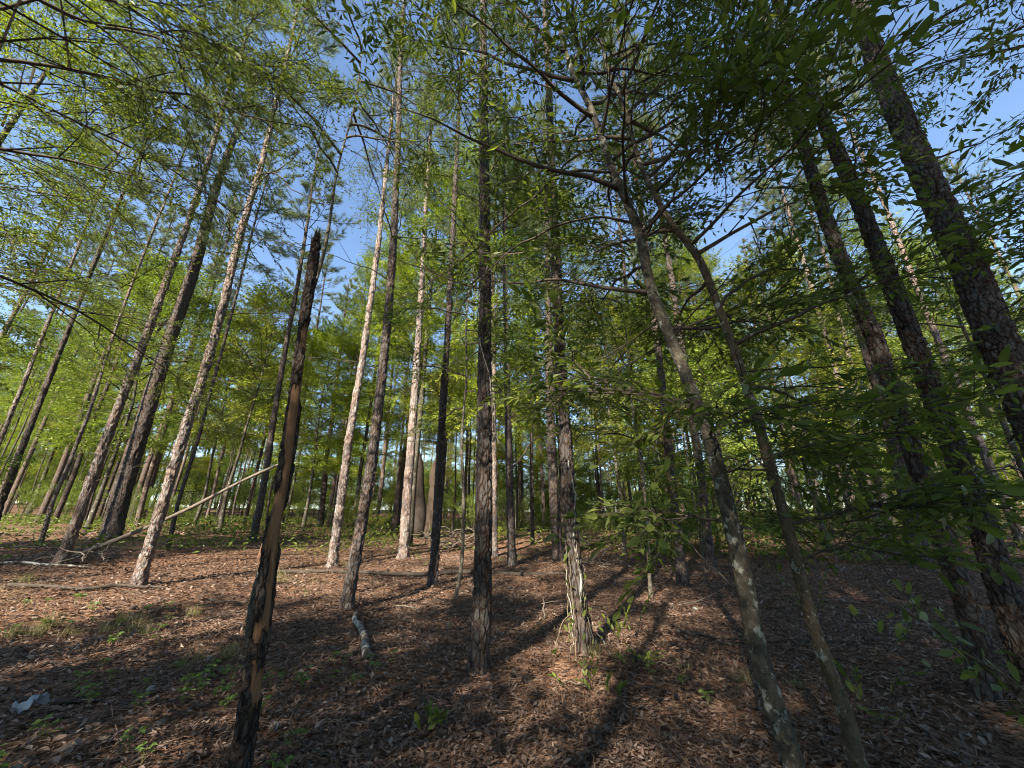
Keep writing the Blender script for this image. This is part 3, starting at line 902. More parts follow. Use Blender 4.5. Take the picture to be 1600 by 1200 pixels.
broad_tree('mottled_hardwood', "slimmer leaning hardwood with white lichen spots, right one of the near pair", base, path,
           lambda s: .047 * np.clip(1 - .08 * s, .12, 1),
           [(1.2, 20, 15, .55), (1.5, 330, 20, .5), (2.0, 5, 15, 1.1), (2.6, 30, 5, 1.3), (3.0, -25, 20, 1.3), (3.4, 50, 25, 1.6), (4.0, 0, 30, 1.8), (4.3, 120, 30, 1.5), (4.8, -45, 25, 1.5), (5.2, 20, 35, 2.0),
            (5.6, 160, 30, 1.7), (6.0, -10, 40, 1.9), (6.6, 60, 50, 1.7), (7.2, 10, 45, 1.4), (3.7, 80, 15, 1.3), (4.1, 300, 15, 1.2), (4.6, 80, 25, 1.6), (5.0, 320, 25, 1.6), (5.4, 90, 30, 1.5), (5.9, 40, 30, 1.9), (6.3, 290, 30, 1.5), (6.9, 340, 40, 1.7)],
           NEARSPRAY, 5, 'oakwarm', 240, seed=4,
           bare=([(1.92, 3.14, 3.41), (2.3, 3.2, 3.77), (2.8, 3.3, 4.03), (3.17, 3.4, 3.99)],))

def simple_path(H, seed, bend=.3):
    g = np.random.default_rng(seed)
    z = np.r_[-.25, np.linspace(0, H, 7)]
    w = np.cumsum(g.normal(0, bend / 4, (8, 2)), axis=0); w -= w[1]
    return np.c_[w, z]

# trees that stand just outside the frame and reach into it
def reach_tree(label, x, y, H, az0, spread, zs, ln, sprays, leaves, seed, color=(1, 1, 1, 1), name='overhanging_tree', per=13, r=.10):
    g = np.random.default_rng(seed)
    limbs = [(z, az0 + g.uniform(-spread, spread), g.uniform(-4, 32), ln * g.uniform(.7, 1.15)) for z in zs]
    return broad_tree(name, label, (x, y, gz(x, y)), simple_path(H, seed), lambda s: r * np.clip(1 - .8 * s / H, .1, 1),
                      limbs, sprays, per, 'oak', leaves, limb_droop=.22, px=.02, color=color, seed=seed)
reach_tree("overhanging small-leaved tree whose drooping boughs fill the upper left corner", -6.9, 2.6, 10.5, 25, 40, [4.2, 4.9, 5.4, 5.9, 6.3, 6.8, 7.2, 7.6, 8.1, 8.6, 9.1, 9.6], 3.6, NEARSMALL, 150, 31, (1.0, .95, .9, 1), per=11)
reach_tree("second overhanging small-leaved tree at far left, boughs above the thin left pines", -11.5, 5.6, 11, 10, 50, [3.4, 4.3, 5.2, 6.0, 6.8, 7.5, 8.2, 8.9, 9.6, 10.3], 3.8, NEARSMALL, 40, 32, (1.1, 1.1, .95, 1), per=9)
reach_tree("overhanging broad-leaved tree whose boughs fill the upper right corner", 7.6, 2.9, 9.5, 165, 45, [3.2, 3.9, 4.6, 5.2, 5.8, 6.4, 7.0, 7.6, 8.2, 8.8], 2.4, NEARSPRAY, 120, 33, per=5)
reach_tree("low dark-leaved tree right of the three big pines", 9.0, 6.9, 7.5, 180, 90, [1.6, 2.1, 2.7, 3.2, 3.8, 4.4, 5.0, 5.6, 6.3], 1.9, NEARSPRAY, 60, 34, (.95, 1.0, .9, 1), name='understorey_tree', per=7, r=.06)
reach_tree("slim dark-leaved understorey tree with its crown left of the central pine", -1.15, 8.7, 9.6, 180, 180, [4.0, 4.4, 4.8, 5.2, 5.6, 6.0, 6.4, 6.8, 7.3, 7.8, 8.4, 9.0], 1.7, NEARSPRAY, 100, 35, (1.0, 1.1, .9, 1), name='understorey_tree', per=7, r=.045)
reach_tree("slim leafy understorey tree between the vine-wrapped pine and the mottled hardwood", 2.7, 8.4, 8.0, 180, 180, [2.6, 3.1, 3.6, 4.1, 4.7, 5.3, 5.9, 6.5, 7.2], 1.5, NEARSPRAY, 60, 36, (1.0, 1.0, .85, 1), name='understorey_tree', per=7, r=.04)
reach_tree("airy small-leaved tree hanging over the gap above the broken snag", -3.4, 5.8, 12.5, 180, 180, [8.2, 8.7, 9.2, 9.6, 10.0, 10.5, 11.0, 11.6, 12.0], 2.2, NEARSMALL, 30, 37, (1.0, 1.0, .95, 1), name='slender_tree', per=7, r=.05)

# ------------------------------------------------------------------ broken snag with loose bark
def make_snag():
    base, path, d = near_path('S1', [])
    root = thing('broken_snag', "dead broken-off snag, dark bark peeling from orange wood, left foreground", 'dead tree', base)
    L = path_len(path)
    rad = lambda s: .050 * np.clip(1 - .115 * s, .3, 1)
    link('trunk', trunk_mesh('trunk_snag', path, rad, [M['snagwood']], .007, fine_to=5, cell=(.025, .5), depth=.003, seed=8, flare=.1, lumps=.14), root)
    s = np.linspace(0, L, 200)
    P = spline(path, s); t = unit(np.gradient(P, s, axis=0))
    face = math.degrees(math.atan2(-base[1], -base[0]))
    patches = [(0, .66, -180, 179), (.60, .90, -185, -25), (.84, 1.06, -175, 62), (1.05, 1.16, -160, -60), (1.12, 1.56, -172, 2), (1.5, 1.82, -165, -72), (1.98, 2.32, -172, -22),
               (2.3, 2.98, -165, -78), (2.86, 3.22, -155, 42), (3.2, 3.5, -172, -38), (3.42, 4.41, -178, 70), (3.7, 4.36, 74, 176), (1.9, 2.7, 66, 150), (.9, 1.6, 80, 170)]
    for i, (z0, z1, a0, a1) in enumerate(patches):
        ns = max(8, int((z1 - z0) / .018)); na = max(6, int((a1 - a0) / 8))
        S = np.linspace(z0, z1, ns)[:, None] + np.zeros((1, na)); U = np.linspace(0, 1, na)[None, :] + np.zeros((ns, 1))
        jag = (vnoise(S * 14, S * 0 + i * 3.1, 1) - .5)
        A = a0 + (a1 - a0) * U + jag * 26 * (2 * U - 1 if a1 - a0 < 350 else 0)
        S = S + (vnoise(A * .08, A * 0 + i, 2) - .5) * .14 * (2 * (S - z0) / (z1 - z0) - 1)
        S = np.clip(S, 0, L)
        th = np.radians(A + face)
        c = np.stack([np.interp(S, s, P[:, k]) for k in range(3)], -1)
        e, ID = bark_cells(np.mod(A / 22.0, 40), S / .06, 40, i)
        edge = np.minimum(np.minimum(U, 1 - U) * na, np.minimum((S - z0), (z1 - S)) / .018)
        if a1 - a0 > 350:
            edge = np.minimum((S - z0), (z1 - S)) / .018 + 2
        up = np.clip(edge / 1.0, 0, 1)
        rr = rad(S) + .001 + up * (.009 + .011 * smooth(e / .25) * (.5 + ID)) + .004 * (vnoise(A * .3, S * 40, 3) - .5)
        if i == 0:
            rr = rr * (1 + .18 * np.exp(-S / .12))
        V = c + rr[..., None] * np.stack([np.cos(th), np.sin(th), 0 * th], -1)
        ii = np.arange(ns - 1)[:, None] * na; jj = np.arange(na - 1)[None, :]
        Q = np.stack([ii + jj, ii + jj + 1, ii + na + jj + 1, ii + na + jj], -1).reshape(-1, 4)
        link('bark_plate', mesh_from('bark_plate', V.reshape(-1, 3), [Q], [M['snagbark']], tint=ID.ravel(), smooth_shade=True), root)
    # splintered top
    g = np.random.default_rng(2)
    top = P[-1]
    for k in range(7):
        a = k * .9 + g.uniform(-.2, .2)
        p0 = top + .022 * np.array([math.cos(a), math.sin(a), -1.5])
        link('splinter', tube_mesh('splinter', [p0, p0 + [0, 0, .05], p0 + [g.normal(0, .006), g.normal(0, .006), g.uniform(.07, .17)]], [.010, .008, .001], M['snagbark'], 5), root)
    for z, az, ln in ((3.0, 150, .55), (3.6, 160, .18), (2.55, 10, .25), (1.9, 200, .12)):
        k = np.searchsorted(s, z)
        link('dead_branch', DEADBR[1], root, P[k], (0, -.5, math.radians(az)), ln)
make_snag()

# ------------------------------------------------------------------ poles, logs and the forked tree
p0 = np.array([-7.39, 12.31, gz(-7.39, 12.31) - .1]); p1 = np.array([-6.95, 12.0, 3.45])
o = link('broken_pole', tube_mesh('broken_pole', [p0, (p0 + p1) / 2 + [.05, 0, 0], p1], [.085, .07, .055], M['redpole'], 10, 12))
tag(o, "reddish bare broken pole standing just behind the dark snag", 'dead tree')
p0 = np.array([-11.3, 10.95, gz(-11.3, 10.95) + .03]); p1 = np.array([-6.85, 11.86, 3.33])
pm = (p0 + p1) / 2 + [0, 0, -.09]
o = link('leaning_pole', trunk_mesh('leaning_pole', np.array([p0, pm, p0 * .25 + p1 * .75 + [.04, 0, .03], p1]), lambda s: .058 - .026 * s / 5.4 + .006 * np.sin(s * 3.1), [M['dead']], .02, fine_to=9, cell=(.06, .5), depth=.008, seed=3, flare=.15, lumps=.3, ref=(0, 1, 0)))
tag(o, "long bare dead pole leaning at a slant across the left pines", 'fallen tree')

def log_between(name, label, a, b, r0, r1, mat, sag=0.0, seed=0, n=7, lift=.6, cell=(.03, .06)):
    g = np.random.default_rng(seed)
    t = np.linspace(0, 1, n)
    x = a[0] + (b[0] - a[0]) * t + g.normal(0, sag, n) * (t > 0) * (t < 1); y = a[1] + (b[1] - a[1]) * t + g.normal(0, sag, n) * (t > 0) * (t < 1)
    z = height(x, y) + np.linspace(r0, r1, n) * lift
    P = np.c_[x, y, z]
    L = path_len(P)
    dist = math.hypot(*P[0][:2])
    ref = (0, 0, 1)
    me = trunk_mesh(name, P, lambda s: r0 + (r1 - r0) * s / L, [M[mat]], max(.008, dist * .94 / 384), fine_to=20, cell=cell, depth=.006, seed=seed, flare=0, lumps=.2, ref=ref)
    V0 = me.vertices[0].co
    o = link(name, me)
    return tag(o, label, 'log')
log_between('fallen_log', "short pale lichen-blotched log lying below the dark curved-foot pine", (-2.62, 7.35), (-1.62, 5.12), .036, .05, 'log', .035, 5)
log_between('fallen_log', "long thin fallen trunk lying flat on the leaves between the snag and the central pine", (-6.5, 10.75), (-.75, 11.5), .035, .055, 'twig', .05, 6)
log_between('fallen_log', "fallen trunk lying flat between the central pine and the vine-wrapped pine", (-.5, 11.45), (1.75, 11.2), .05, .035, 'twig', .03, 7)
log_between('fallen_log', "dark mossy fallen bough beside the white scrap at lower left", (-4.7, 4.2), (-3.6, 4.13), .025, .015, 'twig', .02, 8)
log_between('fallen_log', "fallen dark bough on the sunny slope below the pale sunlit left pine", (-9.5, 8.1), (-6.9, 8.6), .035, .02, 'twig', .05, 9)
log_between('fallen_log', "thin fallen bough crossing the shaded floor behind the mottled hardwoods", (2.4, 6.3), (4.6, 5.5), .02, .012, 'twig', .06, 10)
log_between('fallen_log', "old fallen bough on the far left slope by the leaning pole foot", (-12.4, 9.2), (-10.0, 10.0), .04, .02, 'log', .07, 11)

def forked_tree():
    x, y = -4.75, 20.6
    b = (x, y, gz(x, y))
    root = thing('forked_tree', "broken forked tree with two dark stems and a ragged vase-like top", 'tree', b)
    stems = [([(0, 0, -.2), (.05, 0, 2.0), (-.25, 0, 4.0), (-.75, 0, 5.6), (-1.3, .2, 7.2)], [.36, .30, .24, .17, .08]),
             ([(.62, 0, -.2), (.75, 0, 2.2), (.95, 0, 4.4), (1.05, 0, 5.4)], [.32, .27, .24, .27]),
             ([(1.0, 0, 5.0), (1.7, .1, 6.3), (2.7, .2, 7.3)], [.14, .10, .05]),
             ([(1.0, 0, 5.0), (.8, .1, 6.6), (.3, .3, 8.2)], [.12, .09, .04]),
             ([(1.05, 0, 5.2), (2.2, -.2, 5.9), (3.4, -.2, 7.4)], [.10, .07, .03])]
    for i, (p, r) in enumerate(stems):
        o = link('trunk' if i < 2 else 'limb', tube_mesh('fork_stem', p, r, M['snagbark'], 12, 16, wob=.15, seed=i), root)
        if i == 1:
            o["label"] = "paler stem with a broken flared end"; o.color = (1.6, 1.45, 1.3, 1)
    f = Foliage(); g = np.random.default_rng(9)
    for i, (p, r) in enumerate(stems[:1] + stems[2:]):
        dress_limb(f, g, spline(p, n=8), SPRAYS, 9, sub=.35, t0=.35)
    c = link('crown', foliage_mesh('crown_fork', f, M['leaf'], M['twig']), root)
    c.color = (1.25, 1.0, .7, 1)
forked_tree()

# ------------------------------------------------------------------ hardwoods of the middle distance
def hardwood(key, x, y, s, color, label, group, rz, name='hardwood_tree'):
    root = thing(name, label, 'tree', (x, y, gz(x, y) - .05), rz, group, s)
    link('trunk', STEM[key], root)
    c = link('crown', CROWN[key], root)
    c.color = (*color, 1)
    return root
LIME = (1.5, 1.55, .72); GREEN = (1.05, 1.15, .82); DARK = (.8, .9, .8); OLIVE = (1.3, 1.22, .7); TAN = (1.5, 1.32, .95); BLUE = (.85, 1.0, 1.0)
mid = [
 ('tall_a', -4.3, 17.2, 1.05, LIME, "tall lime green hardwood towering between the white sunlit pines"),
 ('tall_b', -1.0, 16.2, 1.1, LIME, "tall lime green hardwood directly behind the central pine"),
 ('tall_a', 2.1, 18.6, 1.0, LIME, "tall yellow-green hardwood behind the vine-wrapped pine"),
 ('tall_b', -8.2, 21.5, .95, LIME, "bright lime hardwood standing behind the broken snag"),
 ('mid_a', -10.6, 20.8, 1.0, (1.7, 1.75, .8), "bright green bushy tree against blue sky left of the snag"),
 ('mid_a', -17.2, 16.6, 1.1, GREEN, "leafy tree behind the thickest left pine"),
 ('mid_b', -13.2, 18.6, 1.15, OLIVE, "yellowish tree between the thickest left pine and the pale sunlit pine"),
 ('mid_b', 3.9, 14.6, .95, OLIVE, "yellowish understorey tree right of the vine-wrapped pine"),
 ('mid_a', 6.9, 18.5, 1.0, GREEN, "leafy tree behind the lone brown pine"),
 ('low_a', 6.2, 13.6, 1.0, GREEN, "low leafy tree right of the two grey pines"),
 ('mid_a', 11.8, 15.6, 1.1, OLIVE, "pale yellow-green tree left of the sunlit right pair"),
 ('tall_b', 9.9, 19.6, .95, GREEN, "tall hardwood behind the mottled hardwoods"),
 ('mid_a', 16.4, 13.4, 1.0, GREEN, "leafy tree in the gap between the big right pines"),
 ('tall_a', 17.8, 17.5, .95, GREEN, "tall hardwood in the right background"),
 ('mid_b', .2, 22.5, 1.0, (1.5, 1.45, .8), "bright small tree in the gap right of the central pine"),
 ('mid_b', -17.5, 22.5, 1.2, DARK, "dusky tree in the left background behind the thin pines"),
 ('low_a', 4.6, 37.0, 1.3, OLIVE, "low pale tree closing the far gap right of the vine-wrapped pine"),
 ('low_b', 7.5, 41.0, 1.4, GREEN, "low green tree in the far gap behind the lone brown pine"),
 ('tall_a', 12.4, 23.5, 1.0, GREEN, "tall leafy tree behind the sunlit right pair"),
]
for i, (k, x, y, s, c, lab) in enumerate(mid):
    hardwood(k, x, y, s, c, lab, 'leafy trees of the middle distance', i * 1.7)

hardwood('tall_b', -14.2, 7.6, .95, (1.15, 1.15, .7), "lime green tree glimpsed through the boughs of the upper left corner", 'leafy trees of the middle distance', 2.0)

# the big reddish trunk left of the forked tree
def big_trunk():
    x, y = -6.7, 23.9
    root = thing('old_tree', "broad reddish old trunk behind the white sunlit pine, tangled with creepers", 'tree', (x, y, gz(x, y)))
    P = np.array([(0, 0, -.3), (.05, 0, 3), (.25, 0, 6), (.5, 0, 10), (.6, 0, 16)], float)
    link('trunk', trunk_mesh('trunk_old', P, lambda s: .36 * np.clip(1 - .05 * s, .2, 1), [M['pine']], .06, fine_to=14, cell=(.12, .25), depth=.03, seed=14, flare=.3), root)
    c = link('crown', CROWN['tall_b'], root, (.3, 0, 1.0)); c.color = (1.1, 1.0, .75, 1)
big_trunk()

# ------------------------------------------------------------------ background woods: single trees, further away
taken = [(t[0], t[1]) for t in TRUNKS.values()] + [(m[1], m[2]) for m in mid] + [(-4.75, 20.6), (-6.7, 23.9)]
def free(x, y, dmin):
    return all((x - a) ** 2 + (y - b) ** 2 > dmin * dmin for a, b in taken)
g = np.random.default_rng(77)
def far_pine(x, y, label, group, s):
    i = int(g.integers(4))
    root = thing('pine_tree', label, 'tree', (x, y, gz(x, y)), g.uniform(0, 6.28), group, s)
    root.rotation_euler[0] = g.normal(0, .012); root.rotation_euler[1] = g.normal(0, .012)
    t = link('trunk', PTRUNK[i], root)
    lum = g.uniform(.7, 1.9); t.color = (lum, lum, lum, 1)
    ci = int(g.integers(4))
    c = link('crown', CROWN['pine_%d' % ci], root, (0, 0, 22 + i - (8.5 - .6 * ci) * .97), (0, 0, g.uniform(0, 6)))
    lum = g.uniform(.85, 1.2); c.color = (lum * 1.05, lum, lum * .9, 1)
def scatter(n, ylo, yhi, dmin, slope=1.38, side=3):
    out = []
    tries = 0
    while len(out) < n and tries < 20000:
        tries += 1
        y = ylo + (yhi - ylo) * math.sqrt(g.uniform(0, 1)) if ylo > 5 else g.uniform(ylo, yhi)
        x = g.uniform(-1, 1) * (y * slope + side)
        if free(x, y, dmin):
            taken.append((x, y)); out.append((x, y))
    return out
for x, y in scatter(58, 11.5, 32, 1.7):
    o = hardwood('pole', x, y, g.uniform(.75, 1.25), [LIME, GREEN, OLIVE, GREEN][g.integers(4)], "thin dark pole of a tree among the middle-distance trunks", 'thin pole trees', g.uniform(0, 6), 'pole_tree')
for x, y in scatter(66, 17, 34, 2.1):
    far_pine(x, y, "slender straight pine among the nearer background trunks", 'nearer background pines', g.uniform(.8, 1.08))
for x, y in scatter(120, 34, 66, 2.0):
    far_pine(x, y, "thin far pine deep in the background woods", 'far background pines', g.uniform(.85, 1.1))
for x, y in scatter(36, 24, 44, 2.6):
    k = ['tall_a', 'tall_b', 'mid_a', 'mid_b', 'tall_b'][g.integers(5)]
    hardwood(k, x, y, g.uniform(.9, 1.25), [LIME, GREEN, OLIVE, TAN, GREEN][g.integers(5)], "leafy tree in the background woods", 'background leafy trees', g.uniform(0, 6))
for x, y in scatter(110, 42, 80, 2.6):
    k = ['tall_a', 'low_b', 'mid_a', 'low_a', 'low_a'][g.integers(5)]
    hardwood(k, x, y, g.uniform(1.0, 1.35), [LIME, TAN, OLIVE, GREEN][g.integers(4)], "far leafy tree closing off the view through the trunks", 'far leafy trees', g.uniform(0, 6))

# the same wood goes on behind and beside the camera and shades the clearing
def behind(n, dmin):
    out = []; tries = 0
    while len(out) < n and tries < 20000:
        tries += 1
        x = g.uniform(-30, 14); y = g.uniform(-30, 1.5)
        if math.hypot(x, y) < 6.5 or not free(x, y, dmin):
            continue
        taken.append((x, y)); out.append((x, y))
    return out
for x, y in behind(20, 2.6):
    if -11.9 < .891 * x - .454 * y < -9:
        continue                        # the gap that lets the sun reach the pale pines
    far_pine(x, y, "pine of the same wood standing behind the viewer, out of the picture", 'pines behind the viewer', g.uniform(.85, 1.05))
for x, y in [(-2.4, -10.4), (-26, -14), (5.6, -5), (0, -13), (-5, -15), (4, -12), (9, -8), (12, -4), (-8.5, -21), (-3.7, -4.9), (-.9, -6.2), (-5.9, -2.7), (-8.4, -1.2)]:  # unseen shade casters, positions chosen for where their shadows fall
    k = ['tall_a', 'tall_b'][g.integers(2)] if y < -6.4 or x > 3 else 'low_b'
    hardwood(k, x, y, g.uniform(.9, 1.15) if k != 'low_b' else 1.0, GREEN, "unseen leafy tree placed behind the viewer to shade the clearing", 'leafy trees behind the viewer', g.uniform(0, 6))

hardwood('mid_a', -6.6, -4.1, .8, GREEN, "unseen leafy tree placed behind the viewer to shade the clearing", 'leafy trees behind the viewer', 1.0)  # added out of view to dapple the near left floor
for x, y in [(-4.6, -6.7), (-2.2, -7.9), (.4, -9.2), (2.4, -10.4)]:  # added out of view, crowns lifted to shape the sun patches
    root = thing('hardwood_tree', "unseen leafy tree placed behind the viewer to shade the clearing", 'tree', (x, y, gz(x, y) - .05), x, 'leafy trees behind the viewer')
    link('trunk', STEM['tall_a'], root, None, None, (1, 1, .78))
    link('crown', CROWN['mid_b'], root, (0, 0, 7.2 if x < -4 else 5.6)).color = (*GREEN, 1)

# ------------------------------------------------------------------ shrubs
def shrub(x, y, k, s, color, label, group=None):
    root = thing('shrub', label, 'shrub', (x, y, gz(x, y) - .03), g.uniform(0, 6.28), group, s)
    c = link('foliage', CROWN['shrub_%d' % k], root); c.color = (*color, 1)
for x, y in scatter(56, 15, 30, 1.2):
    shrub(x, y, int(g.integers(4)), g.uniform(.45, .95), [GREEN, OLIVE, DARK, GREEN][g.integers(4)], "leafy shrub of the undergrowth along the back of the clearing", 'undergrowth shrubs')
for x, y in scatter(120, 32, 62, 1.5):
    shrub(x, y, int(g.integers(4)), g.uniform(1.5, 2.7), [GREEN, OLIVE, DARK, GREEN][g.integers(4)], "far undergrowth shrub deep in the background woods", 'far undergrowth shrubs')
def sprig(x, y, n, hgt, label, seed, color=(1, 1, 1, 1)):
    """a low bushy seedling: thin stems, each leaf its own piece"""
    q = np.random.default_rng(seed)
    root = thing('shrub', label, 'shrub', (x, y, gz(x, y) - .02))
    for i in range(n):
        p = limb_path(q, (q.normal(0, .09), q.normal(0, .09), 0), i * 2.4 + q.uniform(-.4, .4), math.radians(q.uniform(40, 80)), hgt * q.uniform(.5, 1.2), droop=.25, n=6)
        link('stem', tube_mesh('stem', p, np.linspace(.004, .0015, 6), M['twig'], 4), root)
        for k in range(7):
            e, d = at_path(p, .25 + .74 * (k + q.uniform(0, 1)) / 7.2)
            D = unit(rot_z((1 if k % 2 else -1) * q.uniform(.5, 1.2)) @ d + [0, 0, q.uniform(-.5, .1)])
            L = q.uniform(.05, .10)
            o = leaf_object('leaf', LEAFPIECE[q.integers(5)], root, np.r_[e, D, unit(np.array([0, 0, 1]) + q.normal(0, .4, 3)), L, L * .38])
            o.color = color
sprig(1.4, 5.75, 6, .75, "leafy sprigs just right of the vine-wrapped pine foot", 1, (1.2, 1.2, .9, 1))
sprig(1.35, 4.95, 6, .4, "low leafy shrub in front of the vine-wrapped pine, on the sunny patch", 2, (1.3, 1.3, .9, 1))
sprig(.75, 4.45, 7, .35, "low dark shrub in the foreground below the vine-wrapped pine", 3)
sprig(-.62, 3.68, 5, .2, "tiny dark green shrub in the foreground left of centre bottom", 4)
sprig(2.95, 3.75, 5, .5, "thin leafy shoot in the foreground between the slimmer hardwood and the right pines", 6)
shrub(-15.2, 10.2, 3, 1.0, DARK, "dark low shrub on the far left slope")
sprig(4.9, 7.2, 7, .8, "thin shrub in the shade left of the inner big right pine", 5)

# ------------------------------------------------------------------ leaning sapling with big leaves, lower right
def make_sapling():
    b = (3.74, 3.25, gz(3.74, 3.25))
    root = thing('sapling', "thin pale sapling slanting up from the lower right with few big drooping leaves", 'sapling', b)
    P = np.array([(3.74, 3.25, b[2] - .05), (3.35, 2.98, .35), (2.96, 2.75, .57), (2.6, 2.7, .89), (2.39, 2.7, 1.08), (2.19, 2.7, 1.34), (1.99, 2.7, 1.66), (1.76, 2.7, 2.0), (1.52, 2.7, 2.43), (1.42, 2.7, 2.69)]) - np.array(b)
    link('stem', tube_mesh('stem', P, np.linspace(.0075, .003, len(P)), M['oakwarm'], 7, 60, wob=.09, seed=4), root)
    gs = np.random.default_rng(12)
    for i in range(64):
        t = gs.uniform(.12, 1)
        q, d = at_path(spline(P, n=40), min(t, .999))
        side = unit(np.cross(d, [0, 1, 0])) * gs.choice([-1, 1])
        e = q + (d * .4 + side * .6 + gs.normal(0, .3, 3)) * gs.uniform(.05, .28)
        if i % 3 == 0:
            link('twig', tube_mesh('twig', [q, (q + e) / 2 + [0, 0, .01], e], [.003, .002, .0015], M['twig'], 4), root)
        D = unit(d * .5 + side * .5 + gs.normal(0, .4, 3) + [0, 0, -.6]); N = unit(np.array([-.2, -.6, .7]) + gs.normal(0, .4, 3))
        L = gs.uniform(.06, .12)
        leaf_object('leaf', LEAFPIECE[gs.integers(5)], root, np.r_[e, D, N, L, L * .38])
make_sapling()

# ------------------------------------------------------------------ vines
def vine(label, paths, r, leaves=0, seed=0):
    gs = np.random.default_rng(seed)
    b = np.array(paths[0][0], float)
    root = thing('climbing_vine', label, 'vine', b)
    for i, p in enumerate(paths):
        p = np.asarray(p, float) - b
        rr = r * gs.uniform(.6, 1.2)
        link('stem', tube_mesh('stem', p, np.linspace(rr, rr * .6, len(p)), M['vine' if i % 3 else 'log'], 6, 30, wob=.05, seed=seed + i), root)
        for k in range(leaves):
            q, d = at_path(p, gs.uniform(.1, .95))
            D = unit(gs.normal(0, 1, 3) + [0, -.8, -.3]); N = unit(np.array([0, -.5, .8]) + gs.normal(0, .4, 3)); L = gs.uniform(.05, .11)
            leaf_object('leaf', LEAFPIECE[gs.integers(2, 5)], root, np.r_[q, D, N, L, L * .4])
    return root
x0, y0 = TRUNKS['C6'][0], TRUNKS['C6'][1]
ps = []
gs = np.random.default_rng(3)
for i in range(7):
    a = math.radians(gs.uniform(195, 345)); rb = gs.uniform(.15, .42)
    bx, by = x0 + math.cos(a) * rb, y0 + math.sin(a) * rb
    zt = gs.uniform(.5, 1.6)
    a2 = a + gs.uniform(-.5, .5)
    off = np.interp(zt, [0, .52, 1.17, 2.13], [0, -.066, -.109, -.126])
    ps.append([(bx, by, gz(bx, by) - .05), (x0 + math.cos(a) * rb * .72 + off * .3, y0 + math.sin(a) * rb * .72, gz(bx, by) + .22),
               (x0 + off * .7 + math.cos(a2) * .135, y0 + math.sin(a2) * .135, zt * .6), (x0 + off + math.cos(a2) * .115, y0 + math.sin(a2) * .115, zt)])
vine("bundle of pale thin vine stems climbing the sunlit foot of the right-of-centre pine", ps, .006, 5, 5)
vine("thick pale twisted vine hugging the vine-wrapped pine at eye level", [[(.80, 5.14, .55), (.82, 5.16, .9), (.79, 5.17, 1.3), (.80, 5.19, 1.8), (.76, 5.2, 2.3)]], .016, 3, 6)
vine("thin vine looping down the upper trunk of the central pine", [[(-0.33, 4.80, 5.29), (-0.46, 4.78, 4.67), (-0.42, 4.74, 3.85), (-0.30, 4.78, 3.45), (-0.22, 4.80, 2.66), (-0.15, 4.78, 2.39)]], .007, 0, 7)

# bare side limbs of single pines
def add_limb(key, pts, r=.03):
    root = PINES[key][0]
    p = np.array(pts, float) - np.array(root.location)
    link('limb', tube_mesh('limb', p, np.linspace(r, r * .3, len(p)), M['twig'], 6, 16, wob=.12, seed=int(abs(p[0][2]) * 50)), root)
add_limb('C3', [(-0.07, 12.96, 4.92), (0.56, 12.96, 5.45), (1.19, 12.96, 6.1)])
add_limb('C3', [(-0.02, 12.96, 3.31), (0.88, 12.96, 4.31), (2.34, 12.96, 4.92)])
add_limb('C3', [(-0.11, 12.9, 5.24), (-0.69, 12.9, 6.44), (-1.29, 12.9, 7.19)])
add_limb('L6', [(-7.70, 8.77, 10.04), (-7.47, 8.77, 11.01), (-6.86, 8.77, 11.78), (-6.34, 8.77, 12.73)])
add_limb('L6', [(-7.66, 8.77, 9.69), (-8.08, 8.77, 8.89), (-8.23, 8.77, 8.78)], .02)
add_limb('L6', [(-7.66, 8.77, 11.39), (-7.2, 8.77, 11.52), (-6.28, 8.77, 10.76), (-5.25, 8.77, 10.28)])
add_limb('L5', [(-14.6, 14.6, 17.97), (-13.51, 14.6, 16.51), (-12.76, 14.6, 15.32)], .04)

# ------------------------------------------------------------------ brush pile of pale dead branches
def brush_pile(label, x, y, n, R, seed, h=.7):
    gs = np.random.default_rng(seed)
    root = thing('brush_pile', label, 'brush pile', (x, y, gz(x, y)))
    for i in range(n):
        a = gs.uniform(0, 6.28)
        c = np.array([gs.normal(0, R * .5), gs.normal(0, R * .3), gs.uniform(.05, h)])
        d = unit(np.array([math.cos(a), math.sin(a) * .6, gs.uniform(-.2, .7)])); L = gs.uniform(.4, 1.3) * R * .7
        m = c + gs.normal(0, .08, 3)
        q = np.vstack([c - d * L * .5, m, c + d * L * .5]); q[:, 2] = np.maximum(q[:, 2], .02)
        link('branch', tube_mesh('branch', q, [.02, .016, .007], M['dead'], 5, 8, wob=.08, seed=i), root)
brush_pile("heap of pale bleached dead branches in sun behind the slim dark pine", -2.35, 17.2, 46, 1.6, 4)
brush_pile("small pile of pale dead sticks left of the two grey pines", 2.55, 12.6, 18, .9, 5, .9)
brush_pile("small pile of dry sticks at the left on the slope near the leaning pole foot", -10.9, 10.3, 16, 1.0, 6, .3)

# ------------------------------------------------------------------ sticks and twigs on the floor
def stick(label, pts, r, mat='dead', group=None, seed=0):
    o = link('stick', tube_mesh('stick', pts, [r, r * .8, r * .4] if len(pts) == 3 else np.linspace(r, r * .4, len(pts)), M[mat], 6, 12, wob=.03, seed=seed))
    return tag(o, label, 'stick', group)
def gp(x, y, dz=.02):
    return (x, y, gz(x, y) + dz)
stick("short pale stub of stick poking upright beside the log, right of the central pine", [gp(.52, 7.2, -.03), gp(.53, 7.2, .14), gp(.52, 7.2, .3)], .018)
stick("pale stick lying beside the upright stub right of the central pine", [gp(.5, 7.35, .16), gp(.8, 7.5, .18), gp(1.15, 7.6, .12)], .009)
stick("long dark curved twig lying in the foreground right of the snag foot", [gp(-1.86, 4.31), gp(-1.75, 3.8, .03), gp(-1.5, 3.45, .03), gp(-1.16, 3.28, .02)], .010, 'twig')
